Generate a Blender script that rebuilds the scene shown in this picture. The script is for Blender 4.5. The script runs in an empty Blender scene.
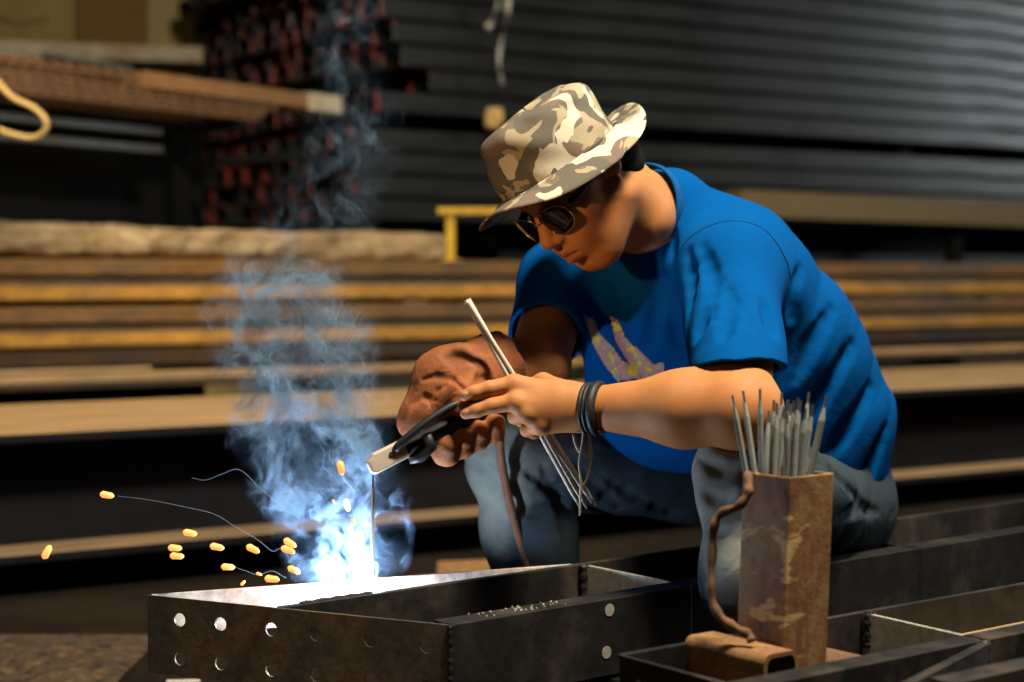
import bpy, bmesh, math, random
import numpy as np
from mathutils import Vector, Matrix, Euler
random.seed(7); np.random.seed(7)
SC = bpy.context.scene
COL = SC.collection

# ------------------------------------------------------------------ camera, world, light, exposure
F = 1700.0; HC = 0.75; PITCH = math.atan((341-275)/F)
cd = bpy.data.cameras.new('camera'); cam = bpy.data.objects.new('camera', cd); COL.objects.link(cam)
cam.location = (0, 0, HC); cam.rotation_euler = (math.pi/2-PITCH, 0, 0)
cd.sensor_width = 36; cd.lens = F/1024*36; cd.clip_start = .05
cd.dof.use_dof = True; cd.dof.focus_distance = 2.36; cd.dof.aperture_fstop = 2.9
SC.camera = cam
vs = SC.view_settings
vs.view_transform = 'Standard'; vs.look = 'None'; vs.gamma = 1; vs.use_curve_mapping = False; vs.exposure = 0.0
w = bpy.data.worlds.new('workshop_air'); SC.world = w; w.use_nodes = True
w.node_tree.nodes['Background'].inputs[0].default_value = (.75, .78, .8, 1)
w.node_tree.nodes['Background'].inputs[1].default_value = .007
SC.cycles.use_denoising = True
SC.cycles.max_bounces = 6; SC.cycles.volume_bounces = 0; SC.cycles.volume_step_rate = .04
SC.cycles.sample_clamp_indirect = 4

def area(name, loc, target, size, size_y, power, color, spread=180):
    l = bpy.data.lights.new(name, 'AREA'); l.shape = 'RECTANGLE'; l.size = size; l.size_y = size_y
    l.energy = power; l.color = color; l.spread = math.radians(spread)
    o = bpy.data.objects.new(name, l); COL.objects.link(o); o.location = loc
    o.rotation_euler = (Vector(target)-Vector(loc)).to_track_quat('-Z', 'Y').to_euler()
    return o
area('skylight', (.78, 1.6, 3.4), (.25, 2.6, .65), .65, .5, 250, (1, .88, .7))
area('yard_door', (9.4, 8.7, 2.7), (3.4, 9.5, 1.8), 1.8, 2.4, 128, (.9, .97, 1))
area('side_door', (3.4, 3.9, 2.6), (.6, 2.7, .6), 1.0, 1.2, 34, (.93, .96, 1))
area('workshop_lamp', (-1.6, 3.4, 3.6), (-.8, 5.6, .5), 1.2, .8, 36, (1, .82, .5), 85)
area('workshop_lamp', (2.6, 4.0, 3.8), (2.4, 6.6, .4), 1.2, .8, 31, (1, .86, .6), 85)
sl_ = bpy.data.lights.new('work_lamp', 'SPOT'); sl_.energy = 105; sl_.color = (1, .56, .25); sl_.spot_size = math.radians(7.6); sl_.spot_blend = .6; sl_.shadow_soft_size = .06  # added warm spot that brightens the face alone, not a fixture of the workshop
so_ = bpy.data.objects.new('work_lamp', sl_); COL.objects.link(so_); so_.location = (-1.5, .75, 1.0)
so_.rotation_euler = (Vector((.05, 2.47, .84))-Vector(so_.location)).to_track_quat('-Z', 'Y').to_euler()
area('workshop_lamp', (-1.9, .9, 1.35), (.1, 2.5, .8), .5, .5, 3, (1, .66, .4))  # added low warm fill for face and hat, no fixture of the place

# ------------------------------------------------------------------ helpers
def P(px, py, Y):
    """the world point at depth Y that a sight line through pixel (px, py) meets"""
    u = (px-512)/F; v = (341-py)/F
    c, s = math.cos(PITCH), math.sin(PITCH)
    t = Y/(c+v*s)
    return np.array([u*t, Y, HC+(v*c-s)*t])
def nrm(v): v = np.asarray(v, float); return v/np.linalg.norm(v)

class MB:
    def __init__(s): s.v = []; s.f = []; s.m = []
    def add(s, vs, fs, mi=0):
        o = len(s.v); s.v += [tuple(map(float, v)) for v in vs]
        s.f += [tuple(i+o for i in f) for f in fs]; s.m += [mi]*len(fs); return s
    def box(s, c, sz, R=None, mi=0):
        c = np.array(c, float); h = np.array(sz, float)/2
        R = np.eye(3) if R is None else np.asarray(R)
        pts = [c+R.T@(h*np.array(k)) for k in ((-1,-1,-1),(1,-1,-1),(1,1,-1),(-1,1,-1),(-1,-1,1),(1,-1,1),(1,1,1),(-1,1,1))]
        return s.add(pts, [(0,3,2,1),(4,5,6,7),(0,1,5,4),(1,2,6,5),(2,3,7,6),(3,0,4,7)], mi)
    def extrude(s, prof, A, B, side, up=(0,0,1), mi=0):
        A, B, side, up = (np.array(q, float) for q in (A, B, side, up)); n = len(prof)
        vs = [A+p*side+q*up for p, q in prof]+[B+p*side+q*up for p, q in prof]
        fs = [(i, (i+1) % n, n+(i+1) % n, n+i) for i in range(n)]+[tuple(range(n))[::-1], tuple(range(n, 2*n))]
        return s.add(vs, fs, mi)
    def tube(s, pts, r, n=10, closed=False, mi=0):
        pts = [np.array(p, float) for p in pts]; N = len(pts)
        rs = r if hasattr(r, '__len__') else [r]*N
        T = []
        for i in range(N):
            a = pts[(i-1) % N] if closed or i else pts[0]; b = pts[(i+1) % N] if closed or i < N-1 else pts[-1]
            T.append(nrm(b-a))
        ref = np.array([0,0,1.]) if abs(T[0][2]) < .9 else np.array([1.,0,0])
        U = nrm(np.cross(T[0], ref)); vs = []
        for i in range(N):
            U = nrm(U-T[i]*np.dot(U, T[i])); V = np.cross(T[i], U)
            for k in range(n):
                a = 2*math.pi*k/n; vs.append(pts[i]+rs[i]*(math.cos(a)*U+math.sin(a)*V))
        fs = []
        for i in range(N if closed else N-1):
            j = (i+1) % N
            fs += [(i*n+k, i*n+(k+1) % n, j*n+(k+1) % n, j*n+k) for k in range(n)]
        if not closed: fs += [tuple(range(n))[::-1], tuple(range((N-1)*n, N*n))]
        return s.add(vs, fs, mi)
    def build(s, name, mats, parent=None, bevel=0, smooth=False, origin=None, seg=2):
        me = bpy.data.meshes.new(name)
        off = np.array(origin if origin is not None else (0,0,0), float)
        me.from_pydata([tuple(np.array(v)-off) for v in s.v], [], s.f)
        return finish(me, name, mats, parent, bevel, smooth, off if parent is None else None, s.m, seg)
def finish(me, name, mats, parent=None, bevel=0, smooth=False, loc=None, mi=None, seg=2):
    mats = mats if isinstance(mats, (list, tuple)) else [mats]
    for m in mats: me.materials.append(m)
    if mi and len(mats) > 1: me.polygons.foreach_set('material_index', mi)
    bm = bmesh.new(); bm.from_mesh(me); bmesh.ops.recalc_face_normals(bm, faces=bm.faces); bm.to_mesh(me); bm.free()
    if smooth: me.polygons.foreach_set('use_smooth', [True]*len(me.polygons))
    me.update()
    o = bpy.data.objects.new(name, me); COL.objects.link(o)
    if parent is not None: o.parent = parent
    elif loc is not None: o.location = tuple(loc)
    if bevel:
        b = o.modifiers.new('bevel', 'BEVEL'); b.width = bevel; b.segments = seg; b.limit_method = 'ANGLE'; b.angle_limit = .7
    return o
def tag(o, label, cat, group=None, kind=None):
    o['label'] = label; o['category'] = cat
    if group: o['group'] = group
    if kind: o['kind'] = kind
    return o
def thing(name, label, cat, loc, group=None):
    o = bpy.data.objects.new(name, None); COL.objects.link(o); o.location = tuple(map(float, loc)); o.empty_display_size = .05
    return tag(o, label, cat, group)
def part(mb, name, mats, root, **k):
    base = np.array(root.location, float); p = root.parent
    while p is not None: base = base+np.array(p.location, float); p = p.parent
    return mb.build(name, mats, root, origin=base, **k)
def spline(pts, n=8):
    pts = [np.array(p, float) for p in pts]; out = []
    q = [2*pts[0]-pts[1]]+pts+[2*pts[-1]-pts[-2]]
    for i in range(1, len(q)-2):
        for k in range(n):
            t = k/n
            out.append(.5*((2*q[i])+(-q[i-1]+q[i+1])*t+(2*q[i-1]-5*q[i]+4*q[i+1]-q[i+2])*t*t+(-q[i-1]+3*q[i]-3*q[i+1]+q[i+2])*t**3))
    return out+[pts[-1]]

# ------------------------------------------------------------------ materials
class NT:
    def __init__(s, name):
        s.m = bpy.data.materials.new(name); s.m.use_nodes = True; s.t = s.m.node_tree; s.b = s.t.nodes['Principled BSDF']
        s.co = None
    def n(s, kind, **kw):
        x = s.t.nodes.new(kind)
        for k, v in kw.items():
            if k in x.inputs.keys(): s.put(x.inputs[k], v)
            else: setattr(x, k, v)
        return x
    def put(s, i, v):
        if isinstance(v, bpy.types.NodeSocket): s.t.links.new(v, i)
        else: i.default_value = v
    def coord(s, kind='Object', scale=(1,1,1)):
        if s.co is None: s.co = s.n('ShaderNodeTexCoord')
        mp = s.n('ShaderNodeMapping'); s.put(mp.inputs['Vector'], s.co.outputs[kind]); mp.inputs['Scale'].default_value = scale
        return mp.outputs[0]
    def noise(s, vec, scale, detail=4, rough=.6, dist=0):
        x = s.n('ShaderNodeTexNoise', Vector=vec, Scale=scale, Detail=detail, Roughness=rough, Distortion=dist); return x.outputs['Fac']
    def ramp(s, fac, stops, interp='LINEAR'):
        r = s.n('ShaderNodeValToRGB', Fac=fac); r.color_ramp.interpolation = interp
        e = r.color_ramp.elements
        while len(e) < len(stops): e.new(.5)
        for k, (p, c) in enumerate(stops):
            e[k].position = p; e[k].color = (*c, 1) if hasattr(c, '__len__') else (c, c, c, 1)
        return r.outputs[0]
    def mix(s, f, a, b, mode='MIX'):
        x = s.n('ShaderNodeMix', data_type='RGBA', blend_type=mode)
        s.put(x.inputs[0], f)
        for i, q in ((6, a), (7, b)): s.put(x.inputs[i], (*q, 1) if isinstance(q, tuple) else q)
        return x.outputs[2]
    def math(s, op, a, b=0.0, c=0.0):
        x = s.n('ShaderNodeMath', operation=op); s.put(x.inputs[0], a); s.put(x.inputs[1], b); s.put(x.inputs[2], c); return x.outputs[0]
    def bump(s, h, strength=.3, dist=.002):
        x = s.n('ShaderNodeBump', Height=h, Strength=strength, Distance=dist); s.put(s.b.inputs['Normal'], x.outputs[0]); return x
    def set(s, color=None, rough=None, metal=None, spec=None):
        if color is not None: s.put(s.b.inputs['Base Color'], (*color, 1) if isinstance(color, tuple) else color)
        if rough is not None: s.put(s.b.inputs['Roughness'], rough)
        if metal is not None: s.put(s.b.inputs['Metallic'], metal)
        if spec is not None: s.put(s.b.inputs['Specular IOR Level'], spec)
        return s.m

def metal_mat(name, base, rust, amount=.5, scale=9, stretch=(1,1,1), rough=.5, metal=.6, bump=.25, third=None):
    n = NT(name); v = n.coord('Object', stretch)
    a = n.noise(v, scale, 7, .65, .3); b = n.noise(v, scale*6, 5, .7)
    f = n.ramp(a, [(max(0, .62-amount*.45), 0.), (min(1, .80-amount*.35), 1.)])
    dark = tuple(x*.55 for x in base); drust = tuple(x*.5 for x in rust)
    c1 = n.mix(n.ramp(b, [(.3, 0.), (.7, 1.)]), dark, base); c2 = n.mix(n.ramp(b, [(.35, 0.), (.65, 1.)]), drust, rust)
    c = n.mix(f, c1, c2)
    if third:
        g = n.ramp(n.noise(v, scale*.7, 6, .7, .6), [(.55, 0.), (.6, 1.)]); c = n.mix(g, c, third)
    n.bump(b, bump, .0015)
    n.set(c, n.ramp(a, [(.3, rough-.12), (.7, min(1, rough+.25))]), n.math('MULTIPLY', n.math('SUBTRACT', 1, f), metal))
    return n.m
def plain(name, color, rough=.6, metal=0, var=.25, scale=30, bump=.1):
    n = NT(name); v = n.coord(); a = n.noise(v, scale, 4)
    n.bump(a, bump, .001)
    return n.set(n.mix(a, tuple(x*(1-var) for x in color), tuple(min(1, x*(1+var)) for x in color)), rough, metal)
M = {}
M['frame_steel'] = metal_mat('mill_steel', (.04,.038,.034), (.06,.038,.02), .3, 7, rough=.5, metal=.65)
M['plate_steel'] = metal_mat('drilled_plate_steel', (.22,.205,.17), (.26,.165,.08), .45, 12, rough=.48, metal=.55)
M['heat_steel'] = metal_mat('heat_tinted_steel', (.72,.64,.56), (.52,.3,.17), .5, 12, rough=.5, metal=.1)  # rusty plate, lightened so its colour carries the arc's white glare
M['bright_steel'] = metal_mat('scoured_steel', (.55,.51,.42), (.36,.27,.15), .25, 12, rough=.45, metal=.35)  # pale steel; the light falling on the cross plates is put into it
M['bead'] = metal_mat('weld_bead', (.06,.055,.05), (.1,.07,.04), .2, 60, rough=.35, metal=.7, bump=.8)
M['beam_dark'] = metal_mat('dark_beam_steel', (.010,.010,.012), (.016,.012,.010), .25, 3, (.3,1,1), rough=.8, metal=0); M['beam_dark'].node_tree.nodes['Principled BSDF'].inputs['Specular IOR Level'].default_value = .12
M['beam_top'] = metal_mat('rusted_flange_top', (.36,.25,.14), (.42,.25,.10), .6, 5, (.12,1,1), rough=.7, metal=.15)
M['beam_yellow'] = metal_mat('ochre_rust_steel', (.22,.13,.045), (.42,.20,.022), .8, 4, (.5,1,1), rough=.6, metal=.1)  # ochre rust, brightened to carry the light on the lower flanges
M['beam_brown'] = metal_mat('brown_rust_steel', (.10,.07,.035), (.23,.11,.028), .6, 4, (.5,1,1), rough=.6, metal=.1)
M['beam_shade'] = metal_mat('dark_brown_steel', (.03,.018,.01), (.07,.035,.012), .5, 4, (.5,1,1), rough=.7, metal=.1)  # shade on the lowest beam is put into this darker brown
M['beam_web'] = metal_mat('grey_rust_web', (.11,.1,.075), (.2,.1,.03), .4, 4, (.5,1,1), rough=.6, metal=.2)
M['tube'] = None
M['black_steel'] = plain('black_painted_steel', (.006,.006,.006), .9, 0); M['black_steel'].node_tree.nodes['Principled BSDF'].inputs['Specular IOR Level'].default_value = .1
M['rust'] = metal_mat('heavy_rust', (.26,.12,.045), (.33,.17,.06), .6, 20, rough=.8, metal=.05)
M['rust_dark'] = metal_mat('dark_rust', (.13,.06,.025), (.2,.1,.04), .6, 20, rough=.85, metal=.05)
M['grey_bar'] = metal_mat('dull_grey_steel', (.10,.11,.105), (.08,.065,.045), .3, 8, (.3,1,1), rough=.55, metal=.4)
M['pale_plate'] = metal_mat('pale_dusty_plate', (.62,.53,.36), (.45,.33,.18), .3, 5, (.3,1,1), rough=.8, metal=0)
M['yellow_paint'] = metal_mat('yellow_paint', (.75,.46,.02), (.3,.15,.03), .3, 14, rough=.5, metal=0)
M['rod_grey'] = plain('flux_coating_grey', (.31,.33,.30), .75, 0, .2, 90, .3)
M['rod_pale'] = plain('flux_coating_pale', (.62,.58,.48), .6, 0, .12, 90, .2)
M['rod_tip'] = plain('bare_wire', (.28,.27,.25), .4, .8, .2, 90)
M['rubber'] = plain('black_rubber', (.012,.012,.013), .5)
M['cable'] = plain('brown_cable', (.17,.07,.03), .7)
M['rope'] = plain('yellow_hemp', (.62,.42,.16), .85, 0, .3, 120, .6)
M['strip'] = plain('clear_strapping', (.55,.53,.48), .2, .1, .4, 30)
M['string'] = plain('grubby_cotton', (.5,.42,.3), .9, 0, .3, 200, .4)
M['bracelet'] = plain('black_braid', (.01,.01,.01), .55, 0, .5, 400, .8)
M['shoe'] = plain('dark_canvas', (.03,.028,.026), .8)
M['gold'] = plain('gold_wire', (.5,.33,.15), .3, 1, .1)
M['hair'] = plain('black_hair', (.006,.005,.004), .9, 0, .5, 200, .6); M['hair'].node_tree.nodes['Principled BSDF'].inputs['Specular IOR Level'].default_value = .1
n = NT('smoked_lens'); M['lens'] = n.set((.003,.003,.003), .12, 0, .25)
n = NT('copper_jaw'); v = n.coord(); a = n.noise(v, 50, 5)
M['jaw'] = n.set(n.mix(a, (.55,.42,.3), (.85,.75,.62)), .4, .35)
n = NT('concrete_dirt'); v = n.coord(); a = n.noise(v, 3, 8, .7); b = n.noise(v, 40, 6, .7)
n.bump(n.math('ADD', a, b), .7, .02)
M['floor'] = n.set(n.mix(n.ramp(a, [(.4, 0.), (.62, 1.)]), n.mix(b, (.008,.006,.005), (.016,.012,.008)), n.mix(b, (.014,.01,.007), (.03,.021,.012))), .95, 0, .08)
n = NT('soot_wall'); v = n.coord(); a = n.noise(v, 2, 6)
M['wall'] = n.set(n.mix(a, (.02,.018,.014), (.035,.03,.022)), .9)  # near-black tone; stands in for shade on packing blocks and spacers
def wood(name, c1, c2, stretch, scale=6, bump=.4):
    n = NT(name); v = n.coord('Object', stretch); a = n.noise(v, scale, 6, .6, 1.2); b = n.noise(n.coord(), scale*1.3, 4)
    n.bump(a, bump, .004)
    return n.set(n.mix(n.math('MULTIPLY', n.math('ADD', a, b), .5), c1, c2), .85)
M['board_yellow'] = wood('yellow_board', (.42,.3,.07), (.68,.52,.18), (1,1,.06), 5)
M['board_brown'] = wood('brown_board', (.26,.15,.03), (.42,.26,.07), (4,1,.06), 5)
M['board_tan'] = wood('tan_board', (.5,.38,.13), (.7,.56,.25), (1,1,.06), 5)
M['timber'] = wood('squared_timber', (.24,.17,.09), (.42,.31,.17), (.15,1,1), 9)
M['old_timber'] = wood('old_timber', (.12,.085,.04), (.2,.15,.075), (.15,1,1), 9)
n = NT('weathered_log'); v = n.coord('Object', (.5,1,1)); a = n.noise(v, 14, 7, .7, .6); b = n.noise(n.coord('Object', (.25, 1, 1)), 30, 5, .7, 1)
n.bump(n.math('ADD', a, b), .8, .012)
M['log'] = n.set(n.ramp(n.math('MULTIPLY', n.math('ADD', a, b), .5), [(.36, (.05,.03,.015)), (.47, (.3,.2,.1)), (.62, (.52,.4,.24))]), .9)
n = NT('black_tube_steel'); v = n.coord(); a = n.noise(n.coord('Object', (.4,3,3)), 4, 5)
sx = n.n('ShaderNodeSeparateXYZ', Vector=n.coord()); oi = n.n('ShaderNodeObjectInfo')
edge = n.math('LESS_THAN', sx.outputs[0], .012)
nz = n.n('ShaderNodeTexNoise', noise_dimensions='4D', Vector=n.coord(), Scale=9., Detail=2.); n.put(nz.inputs['W'], n.math('MULTIPLY', oi.outputs['Random'], 60))
red = n.math('MULTIPLY', edge, n.ramp(nz.outputs['Fac'], [(.49, 0.), (.56, 1.)]))
n.bump(a, .15, .003)
M['tube'] = n.set(n.mix(red, n.mix(a, (.010,.011,.0105), (.028,.03,.028)), (.24,.022,.01)), n.ramp(a, [(.35, .27), (.65, .45)]), n.math('MULTIPLY', n.math('SUBTRACT', 1, red), .4))
# clothing and skin
def cloth(name, c, scale=500, rough=.9, var=.2, wrinkle=.35, ws=14):
    n = NT(name); v = n.coord(); a = n.noise(v, scale, 2); b = n.noise(v, ws, 4, .55, 1.0); big = n.noise(v, 7, 4)
    n.bump(n.math('ADD', n.math('MULTIPLY', a, .08), b), wrinkle, .006)
    return n, n.mix(n.math('MULTIPLY', n.math('ADD', a, big), .5), tuple(x*(1-var) for x in c), tuple(min(1, x*(1+var)) for x in c))
n, c = cloth('blue_jersey', (.0012,.066,.235), 600, .9, .22, .6, 13); M['shirt'] = n.set(c, .95, 0, .02)
n, c = cloth('blue_rib', (.0015,.07,.245), 600); M['collar'] = n.set(c, .9, 0, .15)
n, c = cloth('worn_denim', (.03,.044,.053), 420, .9, .3, .5, 22)
at = n.n('ShaderNodeAttribute', attribute_name='wear'); f = n.ramp(n.math('ADD', n.math('MULTIPLY', n.noise(n.coord(), 9, 5, .6), .6), n.math('MULTIPLY', at.outputs['Fac'], .62)), [(.40, 0.), (.82, 1.)])
M['denim'] = n.set(n.mix(f, c, (.33,.34,.28)), .95, 0, .1)
n, c = cloth('denim_seam', (.3,.28,.21), 420); M['seam'] = n.set(c, .95)
n, c = cloth('brown_leather', (.29,.095,.032), 90, .8, .35, .6, 30)
f = n.ramp(n.noise(n.coord(), 16, 5, .6), [(.45, 0.), (.7, 1.)]); M['leather'] = n.set(n.mix(f, c, (.15,.055,.02)), .75, 0, .25)
n = NT('camouflage_cotton'); v = n.coord('Object', (1,1,1))
a = n.noise(v, 15, 2.5, .45, .9); b = n.noise(n.coord('Object', (1.1,.9,1)), 17, 2.5, .45, 1.2); wv = n.noise(v, 700, 2)
c = n.mix(n.ramp(a, [(.0, 0.), (.475, 1.)], 'CONSTANT'), (.115,.105,.08), (.36,.3,.19))
c = n.mix(n.ramp(b, [(.0, 0.), (.545, 1.)], 'CONSTANT'), c, (.17,.125,.10))
c = n.mix(n.ramp(n.noise(v, 12, 2.5, .4, 1.4), [(0., 0.), (.57, 1.)], 'CONSTANT'), c, (.6,.55,.42))
n.bump(n.math('ADD', n.math('MULTIPLY', wv, .15), n.noise(v, 25, 4)), .3, .004)
M['camo'] = n.set(n.mix(n.math('MULTIPLY', wv, .35), c, (.1,.09,.07)), .9, 0, .1)
n = NT('hat_lining'); M['lining'] = n.set((.12,.085,.085), .9)
n = NT('hat_band'); M['band'] = n.set((.035,.032,.025), .9)
n = NT('skin'); v = n.coord(); a = n.noise(v, 60, 5, .6); b = n.noise(v, 9, 3); at = n.n('ShaderNodeAttribute', attribute_name='lips')
c = n.mix(n.math('MULTIPLY', n.math('ADD', a, b), .5), (.34,.125,.038), (.54,.235,.08)); c = n.mix(at.outputs['Fac'], c, (.3,.1,.065))
n.bump(n.noise(v, 220, 4), .12, .001); n.b.inputs['Subsurface Weight'].default_value = .06; n.b.inputs['Subsurface Radius'].default_value = (.008,.003,.0015)
M['skin'] = n.set(c, .62, 0, .25)
n = NT('nail'); M['nail'] = n.set((.56,.27,.16), .6, 0, .2)
def glow(name, color, s):
    n = NT(name); n.set(color, .6); n.b.inputs['Emission Color'].default_value = (*color, 1); n.b.inputs['Emission Strength'].default_value = s; return n.m
M['spark'] = glow('glowing_steel', (1, .36, .09), 1.35)
M['arc'] = glow('arc_plasma', (.85, .9, 1), 60)

# ------------------------------------------------------------------ the setting
tag(MB().box((1, 6, -.05), (22, 17.2, .1)).build('floor', M['floor']), 'dirty brown concrete workshop floor', 'floor', kind='structure')
tag(MB().box((1, 14.6, 2), (22, .2, 4.2)).build('wall_back', M['wall']), 'sooty dark back wall of the workshop', 'wall', kind='structure')

# ------------------------------------------------------------------ stacked beams and tubes behind the welder
TB = 2700/1700; D = nrm((TB, 1, 0)); NB_ = np.array((-D[1], D[0], 0.))      # along the beams / away from the camera
def BP(Y0, px, z, s=0.0):
    u = (px-512)/F; Y = Y0/(1-u/TB); return np.array((u*Y, Y, z))+NB_*s
def ibeam(W, H, tf, tw):
    return [(0,0),(W,0),(W,tf),(W/2+tw/2,tf),(W/2+tw/2,H-tf),(W,H-tf),(W,H),(0,H),(0,H-tf),(W/2-tw/2,H-tf),(W/2-tw/2,tf),(0,tf)]
def beam(name, label, cat, prof, Y0, px0, px1, z, mat, group=None, s=0.0, bevel=.004, zt=0.0):
    A, B = BP(Y0, px0, z, s), BP(Y0, px1, z+zt, s); L = np.linalg.norm(B-A)
    o = MB().extrude(prof, (0,0,0), (L,0,0), (0,1,0)).build(name, mat, bevel=bevel)
    o.location = tuple(A); o.rotation_euler = (0, 0, math.atan2(D[1], D[0]))
    return tag(o, label, cat, group)
# four wide dark beams side by side on timber sleepers
lab = ['wide dark steel beam nearest the welder, its black web facing the camera', 'rust-topped steel beam lying right behind the nearest wide beam',
       'rust-topped steel beam farthest back of the wide beams, beside the dark gap']
for i in range(3):
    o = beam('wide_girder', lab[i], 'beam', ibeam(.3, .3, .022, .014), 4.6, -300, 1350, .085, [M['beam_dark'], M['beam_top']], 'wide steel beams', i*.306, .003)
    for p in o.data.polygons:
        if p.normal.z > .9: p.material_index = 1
for i, px in enumerate((-150, 330, 900, 1250)):
    A = BP(4.6, px, 0, -.02)
    o = MB().extrude([(.2,0),(1.0,0),(1.0,.085),(.2,.085)], -.06*D, .06*D, NB_).build('timber_sleeper', M['wall'], bevel=.006)
    o.location = tuple(A); tag(o, 'sooty timber sleeper on the floor under the wide beams', 'timber', 'timber sleepers')
# flat channel lying on the last beam
chan = [(0,0),(.035,0),(.035,.028),(0,.028)]
beam('steel_channel', 'long flat rusty channel in the dark gap below the ochre beams', 'channel', chan, 6.02, -300, 1350, .42, M['beam_top'])
beam('steel_bar', 'short pale flat bar end lying on the long rusty channel at the left', 'bar', [(0,0),(.04,0),(.04,.012),(0,.012)], 6.03, -280, 152, .4515, M['beam_top'])
# ochre I-beams
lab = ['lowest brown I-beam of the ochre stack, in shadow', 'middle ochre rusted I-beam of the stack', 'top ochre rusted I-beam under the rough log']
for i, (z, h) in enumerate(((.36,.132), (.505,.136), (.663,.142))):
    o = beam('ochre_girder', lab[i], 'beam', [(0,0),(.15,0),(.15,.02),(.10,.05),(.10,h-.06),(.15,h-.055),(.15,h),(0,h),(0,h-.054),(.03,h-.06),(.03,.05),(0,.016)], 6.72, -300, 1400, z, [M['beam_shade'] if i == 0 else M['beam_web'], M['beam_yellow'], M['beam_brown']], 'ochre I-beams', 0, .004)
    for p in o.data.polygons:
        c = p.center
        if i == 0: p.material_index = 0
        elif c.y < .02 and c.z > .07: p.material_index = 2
        elif c.z < .06 and c.y < .035 or p.normal.z > .9: p.material_index = 1  # lower flange and upward faces get the painted-in light
for k, px in enumerate((-120, 420, 1000)):
    for j, z in enumerate((0, .12, .24)):
        A = BP(6.72, px, z, .02)
        o = MB().box((0,0,.06), (.5,.14,.12)).build('timber_block', M['wall'], bevel=.006); o.location = tuple(A+NB_*.06); o.rotation_euler = (0,0,math.atan2(D[1], D[0]))  # wood coloured near-black to hold the shade of the gap
        tag(o, 'sooty timber packing block under the ochre beams', 'timber', 'timber packing blocks')
for px in (-120, 600, 1250):
    A = BP(6.02, px, 0, .03); o = MB().box((0,0,.21), (.12,.05,.42)).build('packing_block', M['wall'], bevel=.006); o.location = tuple(A); o.rotation_euler = (0,0,math.atan2(D[1], D[0]))
    tag(o, 'sooty block under the long rusty channel', 'block', 'blocks under the channel')
for px in (-120, 420, 1000):          # thin packers between the ochre beams
    A = BP(6.72, px, .642, .08)
    o = MB().box((0,0,.01), (.1,.1,.02)).build('packing_strip', M['timber']); o.location = tuple(A); o.rotation_euler = (0,0,math.atan2(D[1], D[0]))
    tag(o, 'thin packing strip between the two upper ochre beams', 'timber', 'packing strips')
# rough log on the top beam
def log():
    A, B = BP(6.75, -260, 0, .08), BP(6.75, 447, 0, .08); L = np.linalg.norm(B-A); nx, nr = 260, 26
    rng = np.random.RandomState(3); vs = []; fs = []
    cr = [(L*q, rng.uniform(-.05, .05)) for q in (.18,.44,.475,.53,.585,.7,.86)]
    for i in range(nx+1):
        x = L*i/nx
        for k in range(nr):
            a = 2*math.pi*k/nr
            ry, rz = .085, .053
            cy, cz = math.copysign(abs(math.cos(a))**.6, math.cos(a)), math.copysign(abs(math.sin(a))**.55, math.sin(a))
            q = 1+.06*math.sin(x*5+a*2)+.05*math.sin(x*13+3*a)+.035*math.sin(x*31+5*a)+.02*math.sin(x*70-4*a)
            for xc, sl in cr:
                dxx = x-xc-sl*cz; q -= .16*math.exp(-(dxx/.012)**2)
            if i < 3: q *= .8+.07*i
            if nx-i < 10: q *= .86+.014*(nx-i)
            vs.append((x, ry*cy*q, rz*cz*q+.01*math.sin(x*2.3)))
    for i in range(nx):
        fs += [(i*nr+k, i*nr+(k+1) % nr, (i+1)*nr+(k+1) % nr, (i+1)*nr+k) for k in range(nr)]
    fs += [tuple(range(nr))[::-1], tuple(range(nx*nr, nx*nr+nr))]
    o = MB().add(vs, fs).build('rough_log', M['log'], smooth=True)
    o.location = tuple(A+np.array((0,0,.868))); o.rotation_euler = (0,0,math.atan2(D[1], D[0]))
    tag(o, 'rough tan cracked log lying along the top ochre beam', 'log')
log()
# yellow bracket standing on the top beam
t = thing('steel_bracket', 'yellow painted T-shaped steel bracket standing on the top ochre beam beside the hat', 'bracket', BP(6.72, 457, .805, .05))
b = np.array(t.location)
part(MB().box(b+(0,0,.09), (.034,.03,.18)), 'post', M['yellow_paint'], t, bevel=.004)
part(MB().box(b+(.072,0,.193), (.24,.07,.026)), 'cross_bar', M['yellow_paint'], t, bevel=.004)
part(MB().box(b+(0,0,.003), (.08,.07,.006)), 'foot_plate', M['yellow_paint'], t)

# black tube stack
T0 = np.array((-.70, 7.16, 0)); AZ = math.atan2(D[1], D[0])
def rect_tube(w, h, L, wt):
    mb = MB(); o_ = [(0,0),(w,0),(w,h),(0,h)]; i_ = [(wt,wt),(w-wt,wt),(w-wt,h-wt),(wt,h-wt)]
    vs = [(0,*p) for p in o_]+[(L,*p) for p in o_]+[(0,*p) for p in i_]+[(L,*p) for p in i_]
    fs = []
    for k in range(4):
        j = (k+1) % 4
        fs += [(k, j, 4+j, 4+k), (8+k, 12+k, 12+j, 8+j), (k, 8+k, 8+j, j), (4+k, 4+j, 12+j, 12+k)]
    return mb.add(vs, fs)
proto = rect_tube(.19, .086, 7.6, .007).build('steel_tube', M['tube'], bevel=.009)
tag(proto, 'black rectangular steel tube in the tall stack behind the welder', 'tube', 'black tubes in the tall stack')
rng = np.random.RandomState(11); first = True
rows = [(.985+.1*r, .0) for r in range(4)]+[(1.445+.1*r, .22) for r in range(9)]
for ri, (z, sh) in enumerate(rows):
    jit = rng.uniform(-.1, .1)
    for ci in range(12):
        if first: o = proto; first = False
        else: o = proto.copy(); COL.objects.link(o)
        du = sh+jit+rng.uniform(-.05, .05)+(.12 if ri in (5, 6) and ci < 2 else 0)
        o.location = tuple(T0+D*du+NB_*(ci*.2)+np.array((0,0,z))); o.rotation_euler = (0,0,AZ)
pr2 = None
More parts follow.
